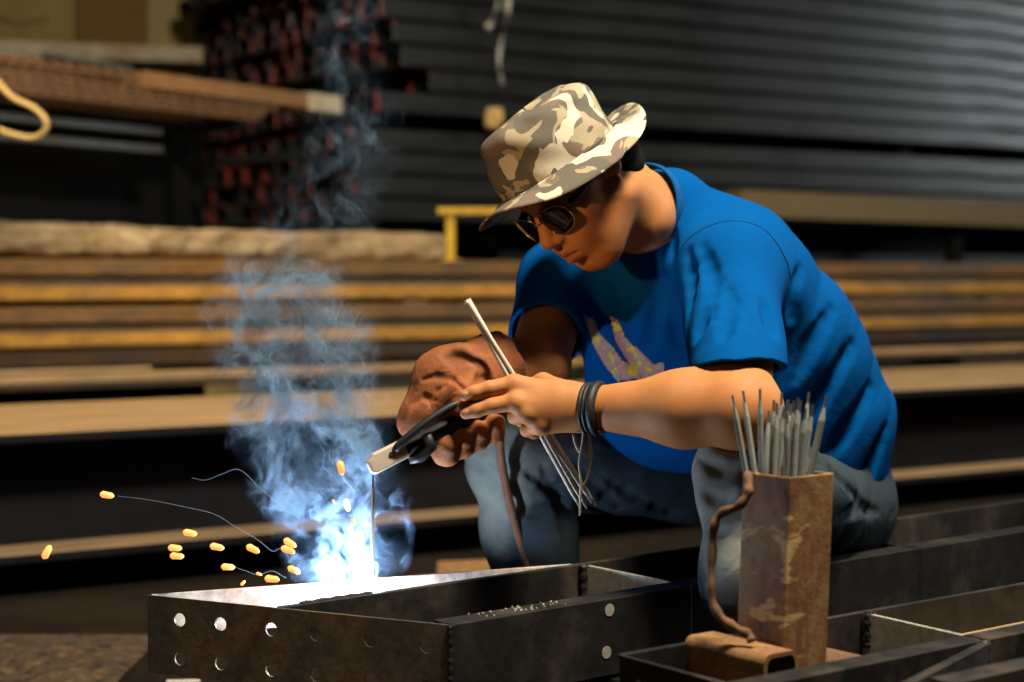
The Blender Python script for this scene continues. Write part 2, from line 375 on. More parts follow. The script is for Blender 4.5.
for r in range(3):
    for ci in range(3):
        o = proto.copy(); COL.objects.link(o)
        o.location = tuple(T0+D*(.9+rng.uniform(-.05,.05))+NB_*(.3+ci*.2)+np.array((0,0,.58+.1*r))); o.rotation_euler = (0,0,AZ)
        tag(o, 'black rectangular steel tube in the shaded lower bundle under the timber bearer', 'tube', 'black tubes in the lower bundle')
def bearer(u, z, h, label, s0=.02, L=1.96, grp='timber bearers', nm='timber_bearer'):
    o = MB().box((0, L/2, h/2), (.1, L, h)).build(nm, M['wall'], bevel=.005)  # spacers coloured near-black so the shaded gap stays dark
    o.location = tuple(T0+D*u+NB_*s0+np.array((0,0,z))); o.rotation_euler = (0,0,AZ); tag(o, label, 'timber', grp)
for u in (.9, 3.4, 5.8):
    bearer(u, 1.381, .06, 'sooty timber spacer in the black gap between the two tube bundles', .15, 1.7)
    bearer(u, .88, .1, 'timber bearer carrying the tall tube stack', .32, 1.6)
for u in (1.3, 3.4, 5.8):
    o = MB().box((0, .4, .29), (.24, .9, .58)).build('concrete_block', M['wall'], bevel=.01); o.location = tuple(T0+D*u+NB_*.25); o.rotation_euler = (0,0,AZ)
    tag(o, 'dark concrete block under the lower tube bundle', 'block', 'concrete blocks')
# long timber lying under the tubes, face to the camera
A, B = BP(7.46, 735, 1.055, -.05), BP(7.46, 1400, 1.0, -.05)
o = MB().extrude([(0,-.03),(.12,-.03),(.12,.1),(0,.1)], A, B, NB_).build('long_timber', M['old_timber'], bevel=.008)
o.location = (0,0,0); tag(o, 'long tan squared timber along the foot of the tube stack, beside the blue shirt', 'timber')
for px in (760, 960, 1200):
    A = BP(7.5, px, 0, .05)
    o = MB().box((0,0,.48), (.07,.07,.96)).build('steel_post', M['black_steel'], bevel=.003); o.location = tuple(A); o.rotation_euler = (0,0,AZ)
    tag(o, 'thin black post holding up the long tan timber', 'post', 'timber posts')
# hanging strapping
def strap():
    base = P(498, 4, 7.3)
    rg = np.random.RandomState(5); mb = MB(); n_ = 60
    for k, (dx, ln, wd) in enumerate(((-.02, .17, .035), (.025, .4, .024), (.05, .12, .02))):
        vs = []
        for i in range(n_+1):
            f = i/n_; x = dx+.02*math.sin(5*f+k); z = .06-ln*f; y = .012*math.sin(19*f+k)
            ww = wd*(.6+.4*math.sin(9*f+k)); a = 1.4*math.sin(7*f+2*k)
            for s in (-1, 1): vs.append(base+np.array((x+s*ww/2*math.cos(a), y+s*ww/2*math.sin(a), z)))
            for s in (1, -1): vs.append(base+np.array((x+s*ww/2*math.cos(a), y+s*ww/2*math.sin(a)+.002, z)))
        fs = [tuple(4*i+q for q in (j, (j+1) % 4, 4+(j+1) % 4, 4+j)) for i in range(n_) for j in range(4)]
        mb.add(vs, fs)
    o = mb.build('strapping_band', M['strip'], smooth=True, origin=base); tag(o, 'shiny clear strapping band hanging down the tube stack above the hat', 'strap')
    k = P(494, 118, 7.3)
    mb = MB(); pts = [k+np.array((.034*math.sin(2.1*i)*(1-.02*i), .02*math.cos(3*i), .036*math.cos(1.7*i))) for i in range(14)]
    o = mb.tube(spline(pts, 5), .014, 8, mi=0).build('rope_knot', M['rope'], smooth=True, origin=k); tag(o, 'pale tan rope knot peeping out just left of the camouflage hat crown', 'knot')
strap()

# left rack: mesh sheets, bars, pale plate, rope
d2 = nrm((.64, 1, 0)); n2 = np.array((-d2[1], d2[0], 0.))
E = P(335, 100, 6.75)                                           # far end of the rusty bundle
def along(t, s=0, z=0): return E-d2*t+n2*s+np.array((0,0,z))
mesh_lab = ['rusty wire mesh tray, top of the pile on the left rack', 'rusty wire mesh tray, second in the pile on the left rack', 'rusty wire mesh tray, third in the pile on the left rack', 'rusty wire mesh tray, bottom of the pile on the left rack']
for k in range(4):
    z = (-.008, -.058, -.079, -.10)[k]; mb = MB(); t0, t1 = (1.08, .36, .42, .46)[k], 2.3; wdt = .55
    for s in np.linspace(0, wdt, 7): mb.tube([along(t0, s, z), along(t1, s, z)], .006, 6)
    for s in (0,): mb.tube([along(t0, s, z-.014), along(t1, s, z-.014)], .0055, 6)
    for t in np.arange(t0+.01, t1, .06): mb.tube([along(t, -.005, z-.016), along(t, -.005, z+.008), along(t, wdt, z+.008)], .0055, 6)
    o = mb.build('mesh_tray', M['rust_dark'], origin=along(1.2, .2, z)); tag(o, mesh_lab[k], 'mesh', 'rusty mesh trays')
mb = MB().extrude([(-.015,-.048),(.09,-.048),(.09,.008),(-.015,.008)], along(0), along(1.05), n2)
o = mb.build('rusty_bar', [M['rust'], M['grey_bar']], bevel=.003, origin=along(.5)); tag(o, 'thick rusty flat bar poking out over the red tube ends', 'bar')
mb = MB().extrude([(-.02,-.054),(.1,-.054),(.1,.014),(-.02,.014)], along(-.02), along(.18), n2)
t = mb.build('end_wrap', M['pale_plate'], bevel=.003, parent=o, origin=along(.5)); t['label'] = 'pale grey end of the bar'
mb = MB().tube([along(1.08, .03, .014), along(1.5, .0, .016)], .011, 8)
o = mb.build('steel_rod', M['grey_bar'], origin=along(1.4)); tag(o, 'thin pale steel rod lying on top of the rusty mesh trays', 'rod')
for k, (py, ln, lab) in enumerate(((128, 0.0, 'upper grey steel channel on the left rack behind the rope'), (146, .0, 'lower grey steel channel with dark notches on the left rack'))):
    e = P(163, py, 6.1); prof = [(0,-.026),(.1,-.026),(.1,0),(0,0)]
    o = MB().extrude(prof, e, e-d2*1.6, n2).build('grey_channel', M['grey_bar'], bevel=.002, origin=e); tag(o, lab, 'channel', 'grey channels on the rack')
# rack that carries them
t = thing('steel_rack', 'black steel rack holding the mesh trays and channels at the left', 'rack', (*along(1.5, .3)[:2], 0))
for tt, q in ((.55, .3), (1.9, .3)):
    b0 = along(tt, q); part(MB().box((b0[0], b0[1], .64), (.06, .06, 1.28)), 'upright', M['black_steel'], t, bevel=.003)
    part(MB().extrude([(-.02,0),(.02,0),(.02,-.03),(-.02,-.03)], along(tt, -.02, -.122), along(tt, .62, -.122), d2), 'arm', M['black_steel'], t)
    e = P(163, 146, 6.1)
    zz = e[2]-.026; part(MB().extrude([(-.02,0),(.02,0),(.02,-.03),(-.02,-.03)], np.array((*along(tt+.1, -.35)[:2], zz)), np.array((*along(tt, .35)[:2], zz)), d2), 'arm', M['black_steel'], t)
a0, a1 = along(1.45, .42), along(.3, .42)
o = MB().extrude([(0,0),(.006,0),(.006,1.40),(0,1.40)], (a0[0], a0[1], 0), (a1[0], a1[1], 0), n2).build('steel_sheet', M['black_steel']); tag(o, 'dark steel sheet standing behind the left rack', 'sheet')  # added sheet: its black covers the boards and stands for the dark void
# pale plate above
A, B = P(-160, 35, 7.6), P(203, 47, 8.4)
o = MB().extrude([(0,0),(.6,0),(.6,-.075),(0,-.075)], A, B, np.array((-.25,.97,0)), (0,0,1)).build('pale_board', M['pale_plate'], bevel=.004, origin=A); tag(o, 'long pale grey board at the top of the rack below the yellow boards', 'board')
for px in (-60, 60):
    q = P(px, 50, 8.3); q[1] += .15
    o = MB().box((q[0], q[1], (A[2]-.085)/2), (.06,.06,A[2]-.085)).build('rack_post', M['black_steel'], origin=(q[0], q[1], 0)); tag(o, 'black post under the long pale board', 'post', 'posts under the pale board')
for i, (x0, x1, m, lab) in enumerate(((-220, -75, 'board_tan', 'yellow board at the far left edge of the boarded wall'), (-72, 74, 'board_yellow', 'yellow upright board against the back wall at the upper left'), (76, 145, 'board_brown', 'dark brown upright board between two yellow boards'), (147, 260, 'board_tan', 'pale tan upright board beside the black tube ends'))):
    A, B = P(x0, 20, 9.6), P(x1, 20, 9.6)
    o = MB().box(((A[0]+B[0])/2, 9.62, 1.25), (B[0]-A[0], .04, 2.5)).build('wall_board', M[m], origin=((A[0]+B[0])/2, 9.62, 0), bevel=.004); tag(o, lab, 'board', 'upright boards')
r = [P(x, y, 5.2+.02*math.sin(i)) for i, (x, y) in enumerate(((-90,60),(-40,66),(-10,76),(12,97),(34,108),(46,121),(43,133),(30,138),(8,133),(-12,126),(-60,118)))]
o = MB().tube(spline(r, 8), .0085, 10).build('hemp_rope', M['rope'], smooth=True, origin=r[3]); tag(o, 'yellowish rope loop hanging from the left rack', 'rope')
r = [P(x, y, 7.4) for x, y in ((-60,22),(-10,20),(18,26),(34,24),(48,21))]
for i in range(len(r)): r[i][2] += .01
o = MB().tube(spline(r, 6), .008, 8).build('wire_coil', M['rust_dark'], smooth=True, origin=r[2]); tag(o, 'dark bent wire lying on the pale board at the top left corner', 'wire')
n = NT('brown_grit'); v = n.coord(); a = n.noise(v, 30, 7, .75); n.bump(a, .9, .02)
M['grit'] = n.set(n.ramp(a, [(.38, (.012,.008,.005)), (.55, (.1,.06,.025)), (.75, (.28,.18,.07))]), .95)
def grit():
    rg = np.random.RandomState(8); c = P(40, 682, 3.12); c[2] = 0; nx, ny = 90, 50; vs = []; fs = []
    for j in range(ny+1):
        for i in range(nx+1):
            x = -1.1+1.25*i/nx; y = -.35+.75*j/ny; e = max(0, 1-(abs(x+.45)/.62)**4)*max(0, 1-(abs(y)/.37)**2+.35*math.sin(7*x+1)*math.sin(4*x))
            h = (.018+.012*math.sin(9*x+3*y)+.008*math.sin(23*x-17*y)+.006*math.sin(47*x+31*y)+rg.uniform(-.004, .004))*e
            vs.append((c[0]+x, c[1]+y, max(.001, h)))
    fs = [(j*(nx+1)+i, j*(nx+1)+i+1, (j+1)*(nx+1)+i+1, (j+1)*(nx+1)+i) for j in range(ny) for i in range(nx)]
    tag(MB().add(vs, fs).build('grinding_grit', M['grit'], smooth=True, origin=c), 'heap of brown grinding grit on the floor left of the drilled plate', 'grit', kind='stuff')
grit()
# scrap on the floor behind the shin
for i, (px, py, Y, s, lab) in enumerate(((462, 541, 4.15, .05, 'small rusty offcut lying on the floor left of the denim shin'), (432, 546, 4.0, .04, 'flat rusty scrap on the floor in front of the wide beam'))):
    b = P(px, py, Y); b[2] = s*.5
    q = P(px, py, Y)
    o = MB().extrude([(-s,-s*.5),(s*1.2,-s*.5),(s*.7,s*.35),(-s*.5,s*.5)], (-s*1.2,0,0), (s*1.4,s*.5,0), (0,1,0)).build('steel_offcut', M['rust'], bevel=.004); o.location = tuple(b); tag(o, lab, 'scrap')

# ------------------------------------------------------------------ the welded frames on their trestles
ZT, ZB = .31, .205
def PZ(px, py, z=ZT):
    a = P(px, py, 1.0)-np.array((0,0,HC)); t = (z-HC)/a[2]; return np.array((0,0,HC))+a*t
def plate_with_holes(name, A, B, z0, z1, th, holes, r, mat, root, bevel=.0006):
    """upright plate from A to B; holes = (distance along, height) of round holes"""
    L = np.linalg.norm((B-A)[:2]); cu = bpy.data.curves.new(name, 'CURVE'); cu.dimensions = '2D'; cu.fill_mode = 'BOTH'; cu.extrude = th/2
    def poly(pts):
        s = cu.splines.new('POLY'); s.points.add(len(pts)-1); s.use_cyclic_u = True
        for p, q in zip(s.points, pts): p.co = (*q, 0, 1)
    poly([(0,z0),(L,z0),(L,z1),(0,z1)])
    for hx, hz in holes: poly([(hx+r*math.cos(-2*math.pi*k/28), hz+r*math.sin(-2*math.pi*k/28)) for k in range(28)])
    tmp = bpy.data.objects.new('tmp', cu); COL.objects.link(tmp); bpy.context.view_layer.update()
    me = bpy.data.meshes.new_from_object(tmp.evaluated_get(bpy.context.evaluated_depsgraph_get())); bpy.data.objects.remove(tmp)
    d = nrm([*(B-A)[:2], 0]); R = Matrix(((d[0], 0, d[1], A[0]), (d[1], 0, -d[0], A[1]), (0, 1, 0, 0), (0, 0, 0, 1)))
    me.transform(Matrix.Translation(-Vector(root.location))@R); me.name = name
    me.materials.clear()
    return finish(me, name, mat, root)
def rail(t, A, B, inward, w=.04, th=.005, name='rail', mat=None, z0=ZB, z1=ZT):
    h = z1-z0; prof = [(0,0),(w,0),(w,th),(th,th),(th,h-th),(w,h-th),(w,h),(0,h)]
    A = np.array((*A[:2], z0)); B = np.array((*B[:2], z0))
    return part(MB().extrude(prof, A, B, inward), name, mat or M['frame_steel'], t, bevel=.0012)
def upright(t, A, B, th, name, mat, z0=ZB, z1=ZT, bevel=.0008):
    A = np.array((*A[:2], z0)); B = np.array((*B[:2], z0)); d = nrm(B-A); s = np.array((-d[1], d[0], 0))
    return part(MB().extrude([(-th/2,0),(th/2,0),(th/2,z1-z0),(-th/2,z1-z0)], A, B, s), name, mat, t, bevel=bevel)
def beadrow(t, A, B, r=.004, n=14, name='weld_bead'):
    mb = MB(); pts = [A+(B-A)*i/n for i in range(n+1)]
    return part(mb.tube(pts, [r*(1+.35*math.sin(i*2.4)) for i in range(n+1)], 8), name, M['bead'], t, smooth=True)
# frame on which the welder sits
ang = math.radians(39.3); dA = np.array((math.cos(ang), math.sin(ang), 0)); nA = np.array((-dA[1], dA[0], 0))
N0 = PZ(451, 625); C1 = PZ(148, 595); FQ = PZ(577, 565)
def meet(p, d, q, e):
    m = np.array(((d[0], -e[0]), (d[1], -e[1]))); return p+d*np.linalg.solve(m, (q-p)[:2])[0]
F0 = meet(FQ, dA, C1, nrm(N0-C1))
t = thing('welded_chassis', 'long dark welded channel frame with a drilled end plate, arc burning on its left end', 'frame', (N0[0], N0[1], ZB))
rail(t, N0+dA*.003, N0+dA*1.9, nA)
rail(t, F0+dA*.004, F0+dA*2.1, nA, w=.012)
px_hole = [178, 219, 270, 315, 370, 426]; Lp = np.linalg.norm(N0-C1); hl = []
for q in px_hole:
    u = (q-512)/F; dd = nrm(N0-C1); s = (u*C1[1]-C1[0])/(dd[0]-u*dd[1]); hl += [(s, ZT-.0295), (s, ZT-.083)]
fp = plate_with_holes('drilled_plate', C1, N0, ZB-.002, ZT, .003, hl, .0092, M['plate_steel'], t); fp['label'] = 'drilled end plate with two rows of holes'
SL0, SL1 = C1+np.array((.004,.004,0)), PZ(572, 564)
upright(t, SL0, SL1, .006, 'slanted_plate', M['heat_steel'], ZT-.06)
X0, X1 = PZ(583, 564), meet(N0, dA, PZ(583, 564), nrm(PZ(690, 585.5)-PZ(583, 564)))
upright(t, X0, X1+.0*nA, .006, 'cross_plate', M['bright_steel'])
for k in (.95, 1.6):
    q = N0+dA*k; upright(t, q, q+nA*.25, .006, 'cross_plate', M['frame_steel'])
beadrow(t, np.array((*PZ(584,565)[:2], ZB+.02)), np.array((*PZ(584,565)[:2], ZT)), .006)
beadrow(t, np.array((*(N0+(-.001,-.001,0))[:2], ZB)), np.array((*(N0+(-.001,-.001,0))[:2], ZT)), .0035, 24)
beadrow(t, PZ(300,603.5), PZ(372,592.5), .003, 12)
mb = MB(); rg = np.random.RandomState(4)
for i in range(34):
    q = N0+dA*rg.uniform(.05, .2)+nA*rg.uniform(.006, .038)+np.array((0,0,.001)); r = rg.uniform(.0008, .0022)
    mb.tube([q-(0,0,r), q, q+(0,0,r)], [r*.5, r, r*.4], 6)
sp = part(mb, 'weld_spatter', M['bright_steel'], t); sp['kind'] = 'stuff'
hb = MB()
for q in ((610, 612), (607, 655)):
    c0 = PZ(q[0], q[1], ZT); u = (q[0]-512)/F; s = (u*N0[1]-N0[0])/(dA[0]-u*dA[1]); c = N0+dA*s; c[2] = HC-(q[1]-275)/F*c[1]
    k = [c-nA*.0006+.0085*(math.cos(a)*dA+math.sin(a)*np.array((0,0,1))) for a in np.linspace(0, 2*math.pi, 20, endpoint=False)]
    hb.tube([c-nA*.001, c-nA*.0004], .0085, 20)
part(hb, 'bolt_plug', M['bright_steel'], t)  # pale discs stand in for light showing through holes in the rail

# second frame at the lower right
t2 = thing('welded_chassis', 'nearer welded channel frame at the lower right, with the rod can standing in it', 'frame', (*PZ(800, 650)[:2], ZB))
B0 = PZ(622, 655); dB = nrm(PZ(946, 597.5)-B0); nB = np.array((-dB[1], dB[0], 0))
wB = float(np.dot(B0-PZ(985, 640), nB)); B1 = B0-nB*wB
rail(t2, B0, B0+dB*1.15, nB, w=.009); rail(t2, B1, B1+dB*1.15, nB, w=.035)
plate_with_holes('end_plate', B0, B1, ZB, ZT, .006, [(.03, ZT-.03), (.03, ZT-.075), (.16, ZT-.03)], .008, M['frame_steel'], t2)
XB0 = meet(B0, dB, PZ(868, 613), nB); XB1 = PZ(986, 640)
upright(t2, XB0, XB1, .006, 'cross_plate', M['bright_steel'])
q = B0+dB*.95; upright(t2, q, q-nB*wB, .006, 'cross_plate', M['frame_steel'])
bp = part(MB().extrude([(0,0),(-wB+.036,0),(-wB+.036,.006),(0,.006)], XB0+dB*.01-(0,0,.06), XB0+dB*.72-(0,0,.06), nB), 'base_plate', M['beam_top'], t2)
dg0, dg1 = PZ(984, 642), PZ(984, 642)+1.5*(PZ(905, 683)-PZ(984, 642))
upright(t2, dg0, dg1, .012, 'brace', M['frame_steel'], ZB+.01, ZT-.001)
e = nrm(PZ(1024, 668)-PZ(975, 683)); q = meet(dg1, dB, PZ(1024, 668), e)
rail(t2, PZ(1024, 668)-dB*.12, PZ(1024, 668)+dB*.55, nB, w=.035)
q = PZ(1024, 668)+dB*.5; upright(t2, q, q+nB*.2, .006, 'cross_plate', M['frame_steel'])
beadrow(t2, np.array((*(XB0+(.006,-.006,0))[:2], ZB+.06)), np.array((*(XB0+(.006,-.006,0))[:2], ZT)), .008, 8)
beadrow(t2, PZ(985, 640), np.array((*PZ(985, 640)[:2], ZB)), .006, 12)
beadrow(t2, np.array((*(XB0+(XB1-XB0)*.12)[:2], ZB+.05))-nB*0, np.array((*(XB0+(XB1-XB0)*.5)[:2], ZB+.05)), .006, 9)
part(MB().extrude([(-.002,0),(-wB+.002,0),(-wB+.002,.003),(-.002,.003)], np.array((*(B0+dB*.01)[:2], ZB-.0035)), np.array((*(XB0)[:2], ZB-.0035)), nB), 'bottom_sheet', M['frame_steel'], t2)
# trestles
def trestle(c, d, half, label):
    n_ = np.array((-d[1], d[0], 0)); t = thing('steel_trestle', label, 'trestle', (c[0], c[1], 0), 'trestles under the frames')
    c = np.array((c[0], c[1], 0.))
    part(MB().extrude([(-.025,ZB-.056),(.025,ZB-.056),(.025,ZB-.005),(-.025,ZB-.005)], c-d*half, c+d*half, n_), 'top_bar', M['black_steel'], t, bevel=.003)
    for s in (-1, 1):
        for k in (-1, 1): part(MB().tube([c+d*s*half*.8+(0,0,ZB-.05), c+d*s*half*.9+n_*k*.07+(0,0,.0)], .014, 8), 'leg', M['black_steel'], t)
trestle(N0+dA*.30+nA*.12, nA, .22, 'low steel trestle under the drilled end of the long frame')
trestle(N0+dA*1.55+nA*.12, nA, .22, 'low steel trestle under the far end of the long frame')
trestle(B0+dB*.10-nB*.11, nB, .17, 'low steel trestle under the near end of the second frame')
trestle(B0+dB*.85-nB*.11, nB, .17, 'low steel trestle under the right end of the second frame')

# the rod can
e1 = -nB; e2 = dB; CC = P(779, 640, 2.03); CC[2] = ZB
lean = np.array((.0095, -.002, .30)); lean = lean/lean[2]
t = thing('rod_can', 'rusty square steel tube can holding grey welding rods, wire handle at its left', 'can', CC)
def can():
    mb = MB(); s = .038; i = .034; vs = []
    for r, z in ((s,.0),(s,.309),(i,.309),(i,.006)):
        for a, b in ((-1,-1),(1,-1),(1,1),(-1,1)): vs.append(CC+e1*a*r+e2*b*r+lean*z)
    fs = [(3,2,1,0)]
    for L_ in range(3): fs += [(4*L_+k, 4*L_+(k+1) % 4, 4*L_+4+(k+1) % 4, 4*L_+4+k) for k in range(4)]
    fs.append((12,13,14,15)); return mb.add(vs, fs)
n = NT('rusty_can'); v = n.coord('Object', (1,1,.55)); a = n.noise(v, 16, 7, .68, .6); b = n.noise(n.coord(), 90, 5, .7)
c = n.ramp(a, [(.33, (.035,.02,.012)), (.41, (.17,.075,.028)), (.5, (.27,.115,.035)), (.58, (.34,.21,.065)), (.66, (.2,.16,.075)), (.72, (.07,.05,.03))])
st = n.noise(n.coord('Object', (.7,.7,2.2)), 11, 5, .55, .5)
c = n.mix(n.ramp(st, [(.575, 0.), (.60, 1.)]), c, (.62,.42,.17)); n.bump(n.math('ADD', a, b), .5, .002)
M['can'] = n.set(n.mix(n.math('MULTIPLY', b, .4), c, (.05,.03,.02)), .72, .1)
part(can(), 'can_body', M['can'], t, bevel=.0015)
def foot(A, B, hw, h, z0):
    d = nrm(B-A); s = np.array((-d[1], d[0], 0)); o_ = [(hw*math.cos(a), 0) for a in (0,)]
    out = [(hw, 0), (hw, h-.011)]+[(hw-.011+.011*math.cos(a), h-.011+.011*math.sin(a)) for a in np.linspace(.2, math.pi/2, 5)]
    out += [(-p, q) for p, q in out[::-1]]; inn = [(p*(1-.005/hw), q-.005 if q > .01 else 0) for p, q in out[::-1]]
    A = np.array((*A[:2], z0)); B = np.array((*B[:2], z0))
    return MB().extrude(out+inn, A, B, s)
fc = CC-e2*.0685
zf = .318-ZB
f1 = part(foot(fc-e1*.062, fc+e1*.07, .028, zf, ZB), 'foot_channel', M['rust'], t, smooth=False); f1['label'] = 'rusty bent foot channel, left of the can'
fc = CC+e2*.069
part(foot(fc-e1*.035, fc+e1*.085, .028, .085, ZB), 'foot_channel', M['rust_dark'], t)
hp = [P(748, 474, 1.985), P(749, 486, 1.97), P(747, 496, 1.965), P(737, 507, 1.97), P(722, 513, 1.985), P(714, 526, 1.99), P(712, 552, 1.99), P(711, 580, 1.985), P(713, 603, 1.98), P(722, 618, 1.972), P(736, 628, 1.965), P(748, 634, 1.96), P(752, 641, 1.955)]
hp = spline(hp, 6); part(MB().tube(hp, [.0052+.0009*math.sin(i*.9) for i in range(len(hp))], 10), 'handle', M['rust_dark'], t, smooth=True)
def rod(name, A, B, label, cat, group, mat, r=.0032, tip=.02, tip_r=.0016):
    """coated rod from its bare tip A to its other end B"""
    d = nrm(B-A); t = thing(name, label, cat, B, group); mb = MB()
    part(MB().tube([A+d*tip*.7, A+d*(tip*1.5), B], [tip_r*1.1, r, r], 10), 'flux_coating', mat, t, smooth=False)
    part(MB().tube([A, A+d*tip], tip_r, 8), 'wire_tip', M['rod_tip'], t); return t
RD = [((732,395),(747,466),1.985),((743,391),(754,468),1.99),((760,389),(761,470),2.0),((774,400),(767,472),1.99),((782,393),(777,473),1.985),((788,400),(781,472),2.02),((794,401),(786,473),2.03),((801,401),(790,473),2.0),
      ((809,392),(799,474),2.035),((813,405),(803,474),2.04),((827,396),(808,475),2.01),((777,403),(772,473),2.01),((784,407),(776,474),2.04),((791,404),(783,474),2.015),((798,398),(794,474),2.05),((806,408),(797,474),2.025),((769,411),(765,474),2.02),((787,412),(788,474),2.0)]
rl = {0: 'grey welding rod leaning farthest left in the rusty can', 1: 'second grey welding rod from the left in the rusty can', 2: 'tall upright grey welding rod, third from the left in the can', 10: 'thick grey welding rod leaning out at the right of the can'}
for i, (a, b, y) in enumerate(RD):
    ys = [q for q in np.arange(1.94, 2.12, .001) if max(abs(np.dot(P(*b, q)-CC-lean*.303, e1)), abs(np.dot(P(*b, q)-CC-lean*.303, e2))) < .0305] or [2.03]
    ym = ys[0]+(ys[-1]-ys[0])*((i*.37) % 1.)
    Bq = P(*b, ym); A = P(*a, ym+.02*((i*.61) % 1.-.5)); d = Bq-A; s = (ZB+.012-A[2])/d[2]; E_ = A+d*s
    off = E_-CC-lean*.012                                             # keep the foot of each rod inside the can
    for ax in (e1, e2): k = float(np.dot(off, ax)); E_ = E_-ax*(k-max(-.028, min(.028, k)))
    rod('welding_rod', A, E_, rl.get(i, 'grey welding rod among the crowded middle bunch in the rusty can'), 'rod', 'welding rods in the can', M['rod_grey'], .0034 if i not in (4, 10) else .0042)

# ------------------------------------------------------------------ signed-distance modelling: primitives blended into one continuous surface
class Prim:
    def __init__(s, fn, c, r, k=.01, op='add'): s.fn, s.c, s.r, s.k, s.op = fn, np.asarray(c, float), r, k, op
def cap(a, b, ra, rb=None, k=.01, ax=None, sq=1.0, op='add'):
    a, b = np.asarray(a, float), np.asarray(b, float); rb = ra if rb is None else rb; ba = b-a; l2 = max(ba@ba, 1e-12)
    axn = None if ax is None else nrm(ax)
    def fn(p):
        t = np.clip((p-a)@ba/l2, 0, 1); v = p-a-t[:, None]*ba
        if axn is not None: c = v@axn; v = v+(c*(1/sq-1))[:, None]*axn
        return np.sqrt((v*v).sum(1))-(ra+t*(rb-ra))
    return Prim(fn, (a+b)/2, math.sqrt(l2)/2+max(ra, rb)*max(1, sq), k, op)
def ball(c, r, k=.01, op='add'): return cap(c, np.asarray(c)+(0,0,1e-5), r, r, k, op=op)
def ell(c, axes, rad, k=.01, op='add'):
    c = np.asarray(c, float); Rm = np.array([nrm(q) for q in axes]); rad = np.asarray(rad, float)
    def fn(p):
        q = (p-c)@Rm.T; k0 = np.sqrt(((q/rad)**2).sum(1)); k1 = np.sqrt(((q/rad**2)**2).sum(1))+1e-9
        return k0*(k0-1)/k1
    return Prim(fn, c, max(rad), k, op)
def chain(pts, rads, k=.006, **kw): return [cap(pts[i], pts[i+1], rads[i], rads[i+1], k, **kw) for i in range(len(pts)-1)]
def cut(p, n, c=None, r=9, k=.004):
    """removes what lies on the side n points to"""
    p, n = np.asarray(p, float), nrm(n)
    return Prim(lambda q: -((q-p)@n), p if c is None else c, r, k, 'sub')
def field(prims, p, disp=None):
    d = np.full(len(p), .5)
    for q in prims:
        e = q.fn(p); k = q.k
        if q.op == 'add':
            h = np.maximum(k-np.abs(d-e), 0)/k; d = np.minimum(d, e)-h*h*k*.25
        else:
            h = np.maximum(k-np.abs(d+e), 0)/k; d = np.maximum(d, -e)+h*h*k*.25
    if disp is not None: d = d+disp(p)
    return d
def surface(prims, h, disp=None, bs=16):
    add = [q for q in prims if q.op == 'add']
    lo = np.min([q.c-q.r for q in add], 0)-4*h; hi = np.max([q.c+q.r for q in add], 0)+4*h
    nb = np.ceil((hi-lo)/(h*bs)).astype(int); N = nb*bs+2; br = h*bs*.9
    C = np.array([q.c for q in prims]); Rr = np.array([q.r+q.k*1.5 for q in prims]); isadd = np.array([q.op == 'add' for q in prims])
    ids, pos, quads = [], [], []
    g = np.arange(bs+1); G = np.stack(np.meshgrid(g, g, g, indexing='ij'), -1).reshape(-1, 3)
    st = np.array((N[1]*N[2], N[2], 1))
    for bi in np.ndindex(*nb):
        b0 = np.array(bi)*bs; ctr = lo+(b0+bs/2)*h
        near = np.linalg.norm(C-ctr, axis=1) < Rr+br
        if not (near & isadd).any(): continue
        sub = [prims[i] for i in np.where(near)[0]]
        if abs(field(sub, ctr[None])[0]) > br*1.6+.012: continue
        p = lo+(b0+G)*h; d = field(sub, p, disp).reshape((bs+1,)*3); s = d < 0
        if s.all() or not s.any(): continue
        c8 = [(i, j, k) for i in (0, 1) for j in (0, 1) for k in (0, 1)]
        S = sum(s[i:bs+i, j:bs+j, k:bs+k].astype(np.int8) for i, j, k in c8)
        A = np.argwhere((S > 0) & (S < 8))
        if len(A):
            acc = np.zeros((len(A), 3)); cnt = np.zeros(len(A))
            V = {q: d[A[:, 0]+q[0], A[:, 1]+q[1], A[:, 2]+q[2]] for q in c8}
            for q in c8:
                for ax in range(3):
                    if q[ax]: continue
                    r = list(q); r[ax] = 1; a, b = V[q], V[tuple(r)]; m = (a < 0) != (b < 0)
                    t = np.where(m, a/np.where(m, a-b, 1), 0)
                    pt = np.array(q, float)[None]+np.zeros((len(A), 3)); pt[:, ax] = t
                    acc[m] += pt[m]; cnt[m] += 1
            ids.append((A+b0)@st); pos.append(lo+(A+b0+acc/cnt[:, None])*h)
        for ax in range(3):
            sl0 = [slice(0, bs)]*3; sl1 = list(sl0); sl1[ax] = slice(1, bs+1)
            a, b = s[tuple(sl0)], s[tuple(sl1)]; y, z = (ax+1) % 3, (ax+2) % 3
            for flip, m in ((False, a & ~b), (True, ~a & b)):
                E = np.argwhere(m)
                if not len(E): continue
                E = (E+b0); e0 = E@st; q = np.stack((e0-st[y]-st[z], e0-st[z], e0, e0-st[y]), 1)
                quads.append(q[:, ::-1] if flip else q)
    ids = np.concatenate(ids); pos = np.concatenate(pos); quads = np.concatenate(quads)
    o = np.argsort(ids); ids = ids[o]; pos = pos[o]
    k = np.searchsorted(ids, quads); k = np.clip(k, 0, len(ids)-1); ok = (ids[k] == quads).all(1)
    return pos, k[ok]
